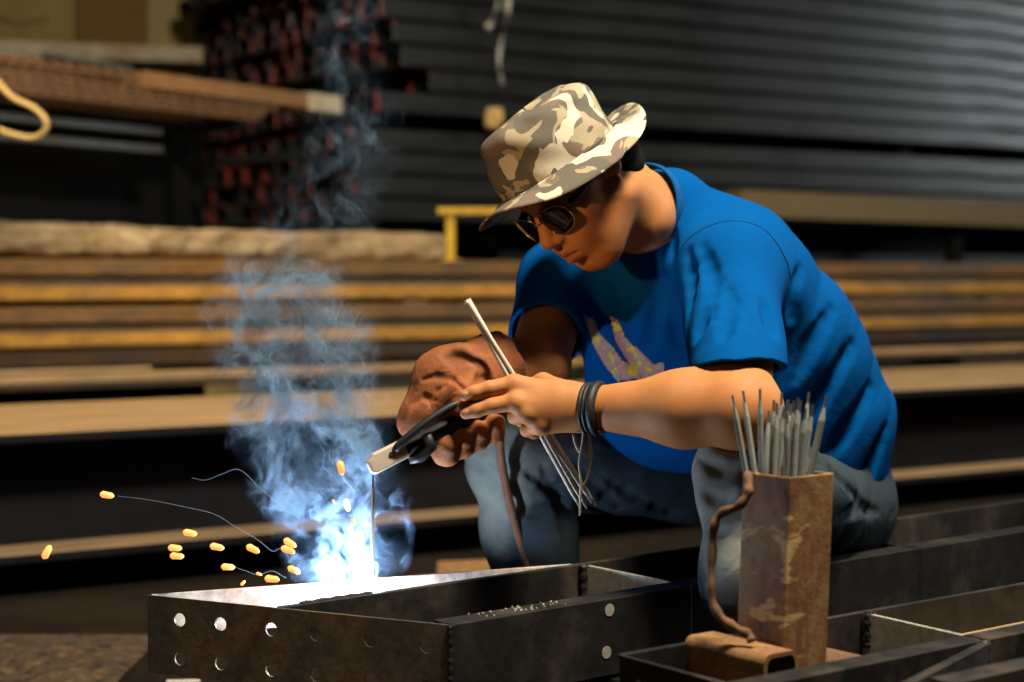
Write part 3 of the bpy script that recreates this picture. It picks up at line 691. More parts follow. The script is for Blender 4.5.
def sdf_obj(name, prims, h, mat, parent=None, disp=None, relax=1):
    v, q = surface(prims, h, disp)
    for _ in range(relax):                                    # light smoothing of the extracted net
        acc = np.zeros_like(v); n = np.zeros(len(v))
        for i in range(4):
            np.add.at(acc, q[:, i], v[q[:, (i+1) % 4]]); np.add.at(n, q[:, i], 1)
        v = v*.5+.5*acc/np.maximum(n, 1)[:, None]
    base = np.zeros(3); p = parent
    while p is not None: base = base+np.array(p.location, float); p = p.parent
    me = bpy.data.meshes.new(name); v = v-base
    me.vertices.add(len(v)); me.vertices.foreach_set('co', v.ravel().astype(np.float32))
    me.loops.add(q.size); me.loops.foreach_set('vertex_index', q.ravel().astype(np.int32))
    me.polygons.add(len(q)); me.polygons.foreach_set('loop_start', np.arange(0, q.size, 4, dtype=np.int32))
    me.update(calc_edges=True); me.validate()
    me.polygons.foreach_set('use_smooth', np.ones(len(me.polygons), bool)); me.materials.append(mat)
    o = bpy.data.objects.new(name, me); COL.objects.link(o)
    if parent is not None: o.parent = parent
    return o
def wob(p, f, seed):
    """cheap smooth noise from warped sines"""
    r = np.random.RandomState(seed); out = 0
    for i in range(3):
        a, b = r.normal(size=3)*f*(1+.7*i), r.normal(size=3)*f*.6
        out = out+np.sin(p@a+1.7*np.sin(p@b+r.uniform(0, 6))+r.uniform(0, 6))/(1+.6*i)
    return out

# ------------------------------------------------------------------ the welder: skeleton
lat = nrm((.65, -.76, 0.))                                     # towards his left side
fwd = nrm((-.76, -.65, 0.))
S0 = P(806, 484, 2.86); S1 = P(792, 412, 2.84); S2 = P(757, 342, 2.79); S3 = P(709, 280, 2.73); NK = P(644, 213, 2.66)
LS = P(731, 277, 2.53); RS = P(562, 284, 2.79)
EL = P(739, 409, 2.28); WL = P(586, 408, 2.38)
ER = P(537, 366, 2.58); WR = P(446, 388, 2.46)
HL = S0+lat*.065-np.array((0,0,.045)); HR = S0-lat*.095-np.array((0,0,.012))
KL = P(748, 474, 2.33); AL = P(776, 740, 2.30); AL[2] = .10
KR = P(512, 458, 2.76); AR = P(560, 700, 2.80); AR[2] = .10
# head frame: f forward, l his left, u up
phi, pit, rol = math.radians(50), math.radians(41), math.radians(13)
Fh = np.array((-math.sin(phi), -math.cos(phi), 0)); L0 = np.array((math.cos(phi), -math.sin(phi), 0)); Zv = np.array((0,0,1.))
hf = math.cos(pit)*Fh-math.sin(pit)*Zv; U0 = math.sin(pit)*Fh+math.cos(pit)*Zv
hl_ = L0*math.cos(rol)+U0*math.sin(rol); hu = U0*math.cos(rol)-L0*math.sin(rol)
HD = P(577, 179, 2.53)
HS = .95
def h3(f, l, u): return HD+HS*(hf*f+hl_*l+hu*u)
HAX = (hf, hl_, hu)
def hell(f, l, u, rf, rl, ru, k=.01, op='add'): return ell(h3(f, l, u), HAX, np.array((rf, rl, ru))*HS, k, op)
def hcap(a, b, ra, rb=None, k=.01, op='add'): return cap(h3(*a), h3(*b), ra*HS, (ra if rb is None else rb)*HS, k, op=op)
def both(fn): return [q for s in (-1, 1) for q in ([fn(s)] if isinstance(fn(s), Prim) else fn(s))]
head = [hell(-.004, 0, .03, .093, .075, .084, .01), hell(.035, 0, -.02, .062, .064, .085, .03), hell(.045, 0, -.07, .045, .046, .05, .03),
        hcap((-.03, 0, -.04), (-.045, 0, -.12), .056, .055, .03)]
head += both(lambda s: hcap((.0, s*.058, -.05), (.052, s*.028, -.103), .02, .018, .03))
head += [hcap((.066, -.012, -.106), (.066, .012, -.106), .0185, .0185, .02), hcap((.078, -.028, .026), (.078, .028, .026), .0165, .0165, .02)]
head += both(lambda s: hell(.05, s*.046, -.022, .032, .026, .026, .02))
head += both(lambda s: hell(.072, s*.03, -.052, .022, .02, .02, .02))
head += both(lambda s: hell(.101, s*.033, .002, .018, .021, .014, .014, 'sub'))
head += both(lambda s: hell(.077, s*.032, .0, .013, .016, .013, .004))
head += [hcap((.09, 0, .014), (.112, 0, -.030), .0085, .0125, .012), hell(.113, 0, -.034, .0125, .0125, .011, .008)]
head += both(lambda s: hell(.102, s*.0145, -.038, .0125, .009, .009, .006))
head += both(lambda s: hell(.107, s*.0075, -.0475, .006, .0042, .004, .003, 'sub'))
head += [hell(.078, 0, -.066, .026, .032, .026, .016), hcap((.093, -.021, -.067), (.1035, 0, -.0625), .0055, .007, .006), hcap((.093, .021, -.067), (.1035, 0, -.0625), .0055, .007, .006),
         hcap((.090, -.018, -.0765), (.1, 0, -.0785), .006, .0085, .006), hcap((.090, .018, -.0765), (.1, 0, -.0785), .006, .0085, .006)]
head += both(lambda s: hcap((.098, s*.023, -.0715), (.108, 0, -.0702), .0018, .0022, .003, 'sub'))
head += [hcap((.101, 0, -.049), (.104, 0, -.056), .003, .0035, .005, 'sub'), hell(.094, 0, -.0925, .01, .018, .006, .01, 'sub')]
def ear(s):
    return [ell(h3(-.014, s*.076, .004), (hf-.2*hl_*s, hl_*s+.35*hf, hu), np.array((.018, .007, .028))*HS, .006),
            ell(h3(-.008, s*.084, .008), (hf, hl_, hu), np.array((.010, .006, .018))*HS, .005, 'sub'), hcap((-.004, s*.076, -.03), (.0, s*.076, -.036), .008, .006, .005)]
head += both(ear)
NKB = S3+np.array((-.03, -.02, .03))
neck = [cap(h3(-.042, 0, -.05), NK, .054, .058, .03), cap(NK, NKB, .052, .055, .04),
 cap(h3(-.02, .055, -.05), NK+lat*.035+fwd*.03-(0,0,.0), .014, .012, .03)]
def torso(e):
    return [cap(S0+nrm(S0-S1)*.09, S1, .122+e, .132+e, .06, lat, 1.22), cap(S1, S2, .132+e, .13+e, .06, lat, 1.25), cap(S2, S3, .13+e, .118+e, .06, lat, 1.32),
            cap(S3, P(668, 214, 2.68), .12+e, .075+e, .06), cap(S3+lat*.05, LS, .1+e, .078+e, .07), cap(S3-lat*.05, RS, .1+e, .068+e, .07),
            cap(P(668, 318, 2.735), P(694, 400, 2.76), .088+e, .122+e, .06, lat, 1.2), cap(P(632, 350, 2.79), P(645, 400, 2.81), .085+e, .1+e, .06), cap(P(652, 268, 2.715), P(668, 318, 2.735), .072+e, .085+e, .05, lat, 1.2)]
# his bare left hand, back of the hand to the camera, two fingers stretched out
mI, mM, mR, mP = P(514, 384, 2.386), P(516, 402, 2.372), P(527, 414, 2.370), P(541, 426, 2.374)
handL = [cap(WL, P(560, 400, 2.382), .027, .023, .02, (0,1,0), .85), cap(P(572, 398, 2.383), mI, .02, .0135, .016), cap(P(572, 404, 2.379), mM, .02, .0135, .016), cap(P(572, 411, 2.378), mR, .02, .0135, .016),
         cap(P(574, 416, 2.38), mP, .02, .013, .016), cap(P(555, 402, 2.386), P(535, 405, 2.386), .021, .017, .016)]
handL += [ball(mI+(0,-.003,.0), .0125, .008), ball(mM+(0,-.003,0), .0125, .008), ball(mR+(0,-.003,0), .012, .008), ball(mP+(0,-.003,0), .0115, .008)]
fI = [mI, P(489, 388.5, 2.376), P(474, 392.5, 2.373), P(464.5, 395.5, 2.373)]
fM = [mM, P(491, 406, 2.372), P(476, 410.5, 2.372), P(465.5, 413.5, 2.374)]
handL += chain(fI, [.0128, .0108, .0098, .0082], .004)+chain(fM, [.0128, .011, .01, .0083], .004)
handL += chain([mR, P(515, 417, 2.392), P(522, 421, 2.418), P(534, 418, 2.424)], [.0118, .0102, .009, .0078], .004)
handL += chain([mP, P(527, 430, 2.392), P(534, 433, 2.416), P(545, 430, 2.422)], [.0112, .0096, .0085, .0074], .004)
handL += chain([P(568, 392, 2.395), P(543, 382, 2.425), P(520, 390, 2.441), P(506, 398, 2.445)], [.016, .0125, .0105, .0085], .008)
for a_, b_ in ((mI, P(566, 398, 2.366)), (mM, P(566, 405, 2.36))): handL.append(cap(a_+(0,-.0085,0), b_+(0,.004,0), .0028, .002, .006))
FM = EL+(WL-EL)*.35
armL = [cap(LS, EL, .058, .047, .02), cap(EL, FM, .047, .0485, .03), cap(FM, WL, .0485, .0285, .03), ball(EL+np.array((.012,-.004,-.004)), .04, .03)]
FMr = ER+(WR-ER)*.4
armR = [cap(RS, ER, .05, .045, .02), cap(ER, FMr, .044, .045, .03), cap(FMr, WR, .045, .03, .03)]
# his gloved right hand closed round the electrode holder
TA, TB_ = P(496, 404, 2.435), P(366, 468, 2.372); td = nrm(TB_-TA)
tn = nrm(np.cross(td, (0, 1, 0))); tn = tn if tn[2] > 0 else -tn    # up, across the handle
tb = nrm(np.cross(td, tn)); tb = tb if tb[1] > 0 else -tb            # away from the camera
def tp(s, up, back): return TA+td*s+tn*up+tb*back
def fist(e):
    out = [cap(WR, tp(.04, .03, .035), .03+e, .034+e, .02), cap(tp(.01, .03, .034), tp(.092, .026, .034), .024+e*1.6, .022+e*1.6, .02)]
    for i in range(4):
        s = .018+.0245*i; r = (.0095, .0105, .0108, .0102)[i]+e
        out += chain([tp(s, .034, .03), tp(s+.002, -.002, .042), tp(s+.004, -.03, .026), tp(s+.004, -.034, .002), tp(s, -.024, -.012)], [r*1.15, r*1.08, r, r*.98, r*.9], .006)
    out += chain([tp(.005, .042, .02), tp(.022, .04, -.006), tp(.036, .032, -.022), tp(.052, .021, -.024)], [.016+e, .0125+e, .0115+e, .0095+e], .01)
    return out
legs = []
for H_, K_, A_ in ((HL, KL, AL), (HR, KR, AR)):
    t_ = nrm(K_-H_); legs += [cap(H_, K_, .068, .05, .03), cap(K_, K_+(A_-K_)*.35, .05, .053, .03), cap(K_+(A_-K_)*.35, A_, .053, .036, .03)]
    legs += [cap(A_-(0,0,.02), np.array((*A_[:2], .04))+fwd*.13, .034, .03, .02)]
person = thing('person', 'seated person in camouflage hat, sunglasses and blue t-shirt, bent over welding in one glove', 'person', (S0[0], S0[1], 0))
body = sdf_obj('body', torso(-.02)+neck+head+armL+armR+handL+fist(-.002)+legs, .0024, M['skin'], person)
lp = np.array([v.co for v in body.data.vertices])+np.array(person.location)-HD
lf = np.stack((lp@hf, lp@hl_, lp@hu), 1)/HS
wgt = np.exp(-((lf[:, 1]/.024)**4))*np.exp(-(((lf[:, 2]+.0705)/.0125)**4))*(lf[:, 0] > .085)
at = body.data.attributes.new('lips', 'FLOAT', 'POINT'); at.data.foreach_set('value', (wgt*.75).astype(np.float32))

# fingernails of the bare hand
for i, (a_, b_) in enumerate(((fI[2], fI[3]), (fM[2], fM[3]))):
    d_ = nrm(b_-a_); c_ = b_-d_*.003+np.array((0,-.0074,.001)); up_ = nrm(np.cross(d_, (0,-1,0)))
    sdf_obj('fingernail', [ell(c_, (d_, up_, np.cross(d_, up_)), (.0058, .0044, .0016), .002)], .0007, M['nail'], person)

# ---- t-shirt
hemd = nrm(S0-S1); hemp = S0+hemd*.085
sleeveL_end = LS+(EL-LS)*.86; sl = nrm(EL-LS)
sleeveR_end = RS+(ER-RS)*.66; sr = nrm(ER-RS)
def sleeve(a, b, ra, rb, n, mouth_r, nn, reach=.05):
    base = cap(a, b+n*reach, ra, rb); mouth = cap(b-n*.05, b+n*(reach+.04), mouth_r)
    def fn(p): return np.maximum(np.maximum(base.fn(p), (p-b)@nn), -np.maximum(mouth.fn(p), -((p-b)@nn)-.035))
    return Prim(fn, base.c, base.r, .035)
shirt = torso(0)+[sleeve(LS, P(738, 370, 2.345), .074, .066, sl, .056, nrm((.03, -.22, -1)), .08), sleeve(RS, sleeveR_end, .068, .062, sr, .052, sr)]
shirt += [cut(hemp, hemd, k=.006), cap(NK+(h3(-.03,0,-.03)-NK)*.34, h3(-.03, 0, -.02), .063, .07, .006, op='sub')]
bdir = nrm(S3-S1)
def shirt_disp(p):
    q = p-S1
    a = (p-LS)@sl; near_arm = np.exp(-(np.linalg.norm(p-(LS+sl*.1), axis=1)/.16)**2)
    side = np.exp(-((q@lat-.10)/.12)**2)
    cc = p@np.array((.80, .25, -.54)); low = np.clip(.9-(q@bdir-.10)*3.0, .0, 1)
    f1 = np.abs(np.sin(cc*43+.55*wob(p, 4, 2))); f2 = np.abs(np.sin(cc*27+(p@lat)*10+.6*wob(p, 4, 12)+.7))
    s = -(.0045*f1+.0035*f2)*(.2+.8*side)*low*np.clip(1.15-1.2*near_arm, 0, 1)
    s = s-near_arm*(.007*np.abs(np.sin(a*9+(p@np.array((.9,.3,.2)))*34+.5*wob(p, 5, 3)+1)))*np.clip(a*7, .1, 1)
    return s+.006*(.3+.7*low)+.0012*wob(p, 24, 4)
def crease_lines(prims, disp, lines, r_, k_, h=.007, sink=0.0):
    """soft grooves pressed into a surface along sight-line polylines"""
    gv_, gq_ = surface(prims, h, disp); tr = BVHTree.FromPolygons([tuple(q) for q in gv_], [tuple(q) for q in gq_]); out = []
    for line in lines:
        pts_ = []
        for q in spline([(x, y, 0) for x, y in line], 3):
            p0 = P(q[0], q[1], 1.2); rr = tr.ray_cast(Vector(p0), Vector(nrm(p0-np.array((0,0,HC)))))
            if rr[0] is not None: pts_.append(np.array(rr[0])-np.array(rr[1])*sink*0)
        n_ = len(pts_)
        for i in range(n_-1):
            if np.linalg.norm(pts_[i+1]-pts_[i]) < .06:
                e0, e1 = math.sin(math.pi*(i+.4)/n_), math.sin(math.pi*(i+1.4)/n_)
                out.append(cap(pts_[i], pts_[i+1], r_*max(.1, e0)-.002, r_*max(.1, e1)-.002, k_, op='sub'))
    return out
from mathutils.bvhtree import BVHTree
shirt += crease_lines(shirt, shirt_disp, [[(668,222),(672,262),(668,300),(677,342)], [(684,236),(691,285),(685,332)], [(650,258),(656,300),(648,345)], [(708,290),(702,318),(697,336)], [(764,300),(770,318),(774,334)], [(702,246),(712,282),(714,318)], [(728,290),(727,318),(724,338)], [(802,268),(795,292),(792,318)], [(832,310),(812,345),(796,380)], [(852,346),(832,380),(812,412)], [(870,388),(850,422),(834,448)],
    [(884,430),(870,470),(862,490)], [(610,290),(618,330),(640,372)]], .0055, .02)
ts = sdf_obj('t_shirt', shirt, .003, M['shirt'], person, shirt_disp)
# collar ring
cn = nrm(h3(-.035, 0, -.06)-NK); cu_ = nrm(np.cross(cn, fwd)); cf_ = np.cross(cu_, cn)
ring = []
for k in range(48):
    a = 2*math.pi*k/48; ca, sa = math.cos(a), math.sin(a)
    ring.append(NK+cn*(.004-.022*ca*(1 if np.dot(cf_, fwd) > 0 else -1))+cf_*ca*.072+cu_*sa*.068)
mb = MB(); nr = 48; vs = []
for i, (dr, dz) in enumerate(((0, 0), (.004, .0), (.0055, .012), (.003, .024), (-.001, .024), (-.001, .01))):
    for k in range(nr): vs.append(ring[k]+nrm(ring[k]-NK-cn*np.dot(ring[k]-NK, cn))*dr+cn*(dz-.006))
fs = [(i*nr+k, i*nr+(k+1) % nr, ((i+1) % 6)*nr+(k+1) % nr, ((i+1) % 6)*nr+k) for i in range(6) for k in range(nr)]
def kid(mb, name, mat, parent, **k):
    base = np.zeros(3); p = parent
    while p is not None: base = base+np.array(p.location, float); p = p.parent
    return mb.build(name, mat, parent, origin=base, **k)
kid(mb.add(vs, fs), 'collar', M['collar'], ts, smooth=True)
# hem stitching of the near sleeve
from mathutils.bvhtree import BVHTree
bpy.context.view_layer.update()
def bvh(o): return BVHTree.FromPolygons([o.matrix_world@v.co for v in o.data.vertices], [p.vertices for p in o.data.polygons])
tsb = bvh(ts)
# shoulder seam on the near side
def drape(tree, pts, lift=.0008):
    out = []
    for p in pts:
        r = tree.find_nearest(Vector(p))
        if r[0] is not None: out.append(np.array(r[0])+np.array(r[1])*lift)
    return out
sm = drape(tsb, [LS-sl*(.03)+(.078)*(math.cos(a)*nrm(np.cross(sl, (1,0,0)))+math.sin(a)*nrm(np.cross(sl, np.cross(sl, (1,0,0))))) for a in np.linspace(0, 2*math.pi, 50)])
kid(MB().tube(sm, .0009, 6, closed=True), 'sleeve_seam', M['collar'], ts, smooth=True)
yk = drape(tsb, [q for q in spline([P(660, 178, 2.6), P(684, 192, 2.58), P(708, 212, 2.55), P(726, 236, 2.5)], 6)])
kid(MB().tube(yk, .0011, 6), 'yoke_seam', M['collar'], ts, smooth=True)
# chest print: patches of colour on the cloth
n = NT('chest_print'); v = n.coord(); a = n.noise(v, 55, 2, .5, .3); b = n.ramp(n.noise(v, 120, 2), [(.4, 0.), (.9, .6)])
c = n.ramp(a, [(0, (.5,.27,.2)), (.36, (.66,.27,.19)), (.5, (.42,.35,.3)), (.555, (.3,.3,.12)), (.575, (.9,.52,.02))], 'CONSTANT')
M['print'] = n.set(n.mix(b, c, (.1,.07,.05)), .85)
pc = P(628, 348, 2.55); pd = nrm(pc-np.array((0,0,HC))+np.array((.35,.25,.0)))
def patch(poly):
    """a patch of print: the outline, filled with a fine grid, laid on the cloth"""
    o_ = [P(x, y, 2.52) for x, y in poly]; xs = [q[0] for q in poly]; ys = [q[1] for q in poly]; n_ = 28; vs = []; fs = []; ix = {}
    def inside(x, y):
        c = False
        for i in range(len(poly)):
            (x1, y1), (x2, y2) = poly[i], poly[i-1]
            if (y1 > y) != (y2 > y) and x < (x2-x1)*(y-y1)/(y2-y1)+x1: c = not c
        return c
    st = 1.6
    X = np.arange(min(xs), max(xs)+st, st); Y = np.arange(min(ys), max(ys)+st, st)
    def vid(i, j):
        if (i, j) not in ix:
            p0 = P(X[i], Y[j], 2.2); r = tsb.ray_cast(Vector(p0), Vector(nrm(p0-np.array((0,0,HC)))))
            if r[0] is None: ix[(i, j)] = None
            else: ix[(i, j)] = len(vs); vs.append(np.array(r[0])+np.array(r[1])*.0012)
        return ix[(i, j)]
    for i in range(len(X)-1):
        for j in range(len(Y)-1):
            if inside(X[i]+st/2, Y[j]+st/2):
                q = [vid(i, j), vid(i, j+1), vid(i+1, j+1), vid(i+1, j)]
                if None not in q and max(np.linalg.norm(vs[q[0]]-vs[k]) for k in q) < .02: fs.append(tuple(q))
    return vs, fs
mb = MB()
for poly in ([(583,316),(592,318),(600,334),(612,345),(622,360),(632,366),(640,378),(618,381),(606,366),(594,345)], [(610,316),(618,320),(626,338),(642,352),(654,364),(664,362),(666,379),(640,384),(628,362),(616,342)]):
    v_, f_ = patch(poly); mb.add(v_, f_)
if mb.f: kid(mb, 'chest_print', M['print'], ts, smooth=True)

# ---- jeans
jeans = [cap(S0+hemd*-.02, S0+hemd*.01, .118, .118, .06, lat, 1.25), ell(S0+np.array((.02,.02,-.03)), (lat, nrm(np.cross((0,0,1), lat)), (0,0,1)), (.125,.10,.08), .05)]
for H_, K_, A_, r_ in ((HL, KL, AL, 1), (HR, KR, AR, 1.0)):
    m = K_+(A_-K_)*.35
    jeans += [cap(H_, K_, .083, .067, .05), cap(K_, m, .067, .07, .04), cap(m, A_-(0,0,.03), .07, .066, .04), ball(K_+nrm(K_-H_)*.012, .058, .03)]
def jean_disp(p):
    out = .0016*wob(p, 26, 9)
    for K_, H_, A_ in ((KL, HL, AL), (KR, HR, AR)):
        w_ = np.exp(-(np.linalg.norm(p-K_, axis=1)/.17)**2); sd = nrm(A_-K_)
        out = out-.0042*w_*(np.abs(np.sin((p-K_)@sd*36+1.5*wob(p, 8, 5)))-.5); td_ = nrm(K_-H_)
        wt_ = np.exp(-(np.linalg.norm(p-(H_+(K_-H_)*.45), axis=1)/.2)**2)
        out = out-.005*wt_*(np.abs(np.sin((p-H_)@td_*17+(p@np.array((0,0,1)))*15+1.3*wob(p, 6, 6)))-.5)
    return out
jeans += crease_lines(jeans, jean_disp, [[(699,458),(720,470),(744,460)], [(696,486),(714,498),(734,492)], [(700,520),(716,530),(738,522)], [(600,476),(640,500),(690,522)], [(520,468),(556,492),(574,530)], [(828,440),(858,452),(884,472)],
    [(810,456),(842,480),(868,510)], [(545,470),(560,500),(566,545)], [(480,470),(497,478),(516,470)], [(580,470),(620,508),(660,530)], [(505,500),(530,512),(556,506)], [(836,520),(856,510),(878,512)], [(716,440),(735,446),(760,440)]], .0055, .016)
jn = sdf_obj('jeans', jeans, .0032, M['denim'], person, jean_disp)
jp = np.array([v.co for v in jn.data.vertices])+np.array(person.location); wear_light = np.zeros(len(jp))
for K_, H_, A_ in ((KL, HL, AL), (KR, HR, AR)):
    top = np.clip(((jp-K_)@nrm(np.cross(lat, nrm(K_-H_)))*(-1 if np.cross(lat, nrm(K_-H_))[2] < 0 else 1))/.06, -.2, 1)
    wear_light += np.exp(-(np.linalg.norm(jp-K_, axis=1)/.105)**2)*(.75+.25*top)
    sd_ = np.clip(((jp-K_)@nrm(A_-K_))/.12, 0, 1); wear_light += .62*sd_*np.clip(((jp-K_)@nrm(K_-H_))/.055, -.6, 1)*np.exp(-(np.linalg.norm(np.cross(jp-K_, nrm(A_-K_)), axis=1)/.13)**4)  # shin front paler: light put into the colour beside the knee wear
at = jn.data.attributes.new('wear', 'FLOAT', 'POINT'); at.data.foreach_set('value', np.clip(wear_light, 0, 1).astype(np.float32))
jb = bvh(jn)
def seam(pix, Y, name='inseam', r=.0028, lift=.001):
    out = []
    for x, y in pix:
        p0 = P(x, y, 1.2); rr = jb.ray_cast(Vector(p0), Vector(nrm(p0-np.array((0,0,HC)))))
        if rr[0] is not None: out.append(np.array(rr[0])+np.array(rr[1])*lift)
    if len(out) > 3: kid(MB().tube(out, r, 6), name, M['seam'], jn, smooth=True)
seam([(585+4.5*i, 454+1.45*i) for i in range(24)], 2.6)
seam([(531+.4*i, 500+2.6*i+0.0) if i < 12 else (536+1.7*(i-12), 531+2.6*(i-12)) for i in range(24)], 2.6)
# ---- shoes
for A_ in (AL, AR):
    g0 = np.array((*A_[:2], .0))
    sdf_obj('shoe', [cap(g0-fwd*.03+(0,0,.05), g0+fwd*.16+(0,0,.042), .047, .042, .03, lat, .95), cap(g0+(0,0,.05), g0+(0,0,.09), .046, .046, .02), cut((0,0,.004), (0,0,-1), k=.003)], .004, M['shoe'], person)
# ---- camouflage bucket hat
hp_, = (math.radians(32),)
gf = math.cos(hp_)*Fh-math.sin(hp_)*Zv; gu0 = math.sin(hp_)*Fh+math.cos(hp_)*Zv; hrl = math.radians(15)
gl = L0*math.cos(hrl)+gu0*math.sin(hrl); gu = gu0*math.cos(hrl)-L0*math.sin(hrl)
HB = HD+gu*.012+gf*.006+np.array((-.020, 0, .007)); HK = .95
hat = bpy.data.objects.new('bucket_hat', None); COL.objects.link(hat); hat.parent = person; hat.location = tuple(HB-np.array(person.location)); hat.empty_display_size = .05
hat['label'] = 'camouflage bucket hat'
def hw(f, l, u): return HB+(gf*f+gl*l+gu*u)*HK
def ring_surface(rows, nseg=96):
    vs = []; fs = []
    for row in rows:
        for k in range(nseg): vs.append(hw(*row(2*math.pi*k/nseg)))
    for i in range(len(rows)-1): fs += [(i*nseg+k, i*nseg+(k+1) % nseg, (i+1)*nseg+(k+1) % nseg, (i+1)*nseg+k) for k in range(nseg)]
    return vs, fs
def crease(a, z): return .004*math.sin(3*a+9*z*10)*min(1, z*14)+.003*math.sin(5*a-60*z)+.0022*math.sin(9*a+110*z)
def crown_row(z, r, dz=0, k=1.0):
    def fn(a):
        c = crease(a, z)*k; rr = r+c
        return rr*1.13*math.cos(a)-.012+.10*z*0, rr*.97*math.sin(a), z+.005*math.sin(2*a+1)*min(1, z*9)+dz*math.cos(a)
    return fn
rows = [crown_row(.0, .0965), crown_row(.008, .0965), crown_row(.028, .0965), crown_row(.05, .0955), crown_row(.068, .0935), crown_row(.083, .0895), crown_row(.092, .084), crown_row(.098, .077), crown_row(.1005, .067), crown_row(.102, .05, 0, .6), crown_row(.1025, .03, 0, .3), crown_row(.103, .01, 0, 0), crown_row(.103, .0005, 0, 0)]
vs, fs = ring_surface(rows)
o = kid(MB().add(vs, fs), 'crown', M['camo'], hat, smooth=True); m_ = o.modifiers.new('thickness', 'SOLIDIFY'); m_.thickness = .002
m_ = o.modifiers.new('smooth', 'SUBSURF'); m_.levels = 1; m_.render_levels = 1
def brim_row(q, dr=0):
    def fn(a):
        r0 = .098; ca, sa = math.cos(a), math.sin(a); w_ = .052+.006*max(0, ca)
        x = r0*1.13*ca-.012; y = r0*.97*sa; e = w_*q
        sl = .05*ca*ca*(1 if ca > 0 else -.2)-.80*sa*sa*(1 if sa > 0 else .8)-.12*max(0, -sa*ca)+.05*math.sin(5*a+.6)   # slope: sides hang, front juts out, back turns up
        c_ = 1/math.sqrt(1+sl*sl)
        return x+e*c_*ca, y+e*c_*sa, .004+e*c_*sl+dr-(.004*q*q if ca > 0 else -.012*q*q*ca*ca)
    return fn
qs = np.linspace(0, 1, 9)
vs, fs = ring_surface([brim_row(q) for q in qs])
top_n = len(fs)
br = kid(MB().add(vs, fs), 'brim', [M['lining'], M['camo']], hat, smooth=True)
m_ = br.modifiers.new('thickness', 'SOLIDIFY'); m_.thickness = .0028; m_.offset = -1; m_.material_offset = 1; m_.use_rim = True; m_.material_offset_rim = 1
st_ = MB()
for q in (.22, .42, .62, .82): st_.tube([hw(*brim_row(q, .0004)(2*math.pi*k/96)) for k in range(96)], .0007, 4, closed=True)
kid(st_, 'brim_stitching', M['band'], hat, smooth=True)
kid(MB().tube([hw(*crown_row(.0035, .0985)(2*math.pi*k/96)) for k in range(96)], .0028, 8, closed=True), 'hat_band', M['band'], hat, smooth=True)

# ---- hair below the hat
sdf_obj('hair', [hell(-.012, 0, .028, .098, .081, .086, .01), hcap((-.055, -.025, -.032), (-.055, .025, -.032), .046, .046, .03), 
                 cut(h3(.02, 0, .0), hf*.9+hu*-.35, k=.01), cut(h3(-.06, 0, -.062), -hu+hf*.3, k=.03), cut(HB+gu*.004, gu, k=.004)]+[hell(-.012, s*.082, -.008, .024, .02, .034, .006, 'sub') for s in (-1, 1)], .0026, M['hair'], person, lambda p: .0004*wob(p, 160, 8))

# ---- sunglasses, slid a little down the nose
sg = bpy.data.objects.new('sunglasses', None); COL.objects.link(sg); sg.parent = person; sg.location = tuple(h3(.1, 0, -.005)-np.array(person.location)); sg.empty_display_size = .03
sg['label'] = 'dark sunglasses with thin gold rims'
def g3(x, y, s):   # x outward from the nose, y up: curved lens surface
    l = s*(.0385+x); f = .1095-.9*(x*x)*3.2-2.2*y*y-(.010 if x > 0 else 0)*x/.03+y*.12
    return h3(f, l, -.008+y)
lens_out = []
for k in range(40):
    a = 2*math.pi*k/40; x, y = math.cos(a), math.sin(a)
    lens_out.append(((.033*math.copysign(abs(x)**.8, x)*(1-.10*(y < 0)*abs(y))), .0245*math.copysign(abs(y)**.85, y)+.003*x*(y > 0)))
for s in (-1, 1):
    vs = []; fs = []
    for q in (0.02, .35, .7, 1.0): vs += [g3(x*q, y*q, s) for x, y in lens_out]
    for i in range(3): fs += [(i*40+k, i*40+(k+1) % 40, (i+1)*40+(k+1) % 40, (i+1)*40+k) for k in range(40)]
    fs.append(tuple(range(40)))
    o = kid(MB().add(vs, fs), 'lens', M['lens'], sg, smooth=True); m_ = o.modifiers.new('thickness', 'SOLIDIFY'); m_.thickness = .0018
    kid(MB().tube([g3(x, y, s) for x, y in lens_out], .0007, 8, closed=True), 'rim', M['gold'], sg, smooth=True)
    kid(MB().tube([h3(.084, s*.071, .0), h3(.07, s*.078, .004), h3(.02, s*.081, .006), h3(-.03, s*.082, .0)], [.008, .0062, .004, .002], 8), 'temple', M['rubber'], sg, smooth=True)
kid(MB().tube([g3(-.032, .004, -1), h3(.116, 0, .001), g3(-.032, .004, 1)], .0014, 8), 'bridge', M['gold'], sg, smooth=True)
# ---- leather gauntlet
cuffA = P(503, 362, 2.515); cd_ = nrm(WR-cuffA)
glove = fist(.0055)+[cap(cuffA, P(455, 382, 2.465), .052, .046, .03), cap(P(455, 382, 2.465), tp(.045, .034, .034), .046, .037, .03), cap(P(440, 372, 2.47), P(416, 425, 2.45), .026, .022, .03),
                     Prim((lambda b: lambda p: b.fn(p))(cap(cuffA-cd_*.08, cuffA+cd_*.03, .045)), cuffA-cd_*.02, .11, .004, 'sub'), cut(cuffA-cd_*.004, -cd_, cuffA-cd_*.06, .11, .004)]
glove += [cap(tp(-.02, 0, 0), tp(.2, 0, 0), .0125, .0125, .003, op='sub')]
def glove_disp(p):
    w_ = np.exp(-(np.linalg.norm(p-(cuffA+WR)/2, axis=1)/.09)**2)
    return -.004*w_*(np.abs(np.sin((p-cuffA)@cd_*48+1.2*wob(p, 9, 12)))-.5)+.0014*wob(p, 55, 13)
def on_glove(tree, pix):
    out = []
    for x, y in pix:
        p0 = P(x, y, 1.5); r = tree.ray_cast(Vector(p0), Vector(nrm(p0-np.array((0,0,HC)))))
        if r[0] is not None: out.append(np.array(r[0]))
    return out
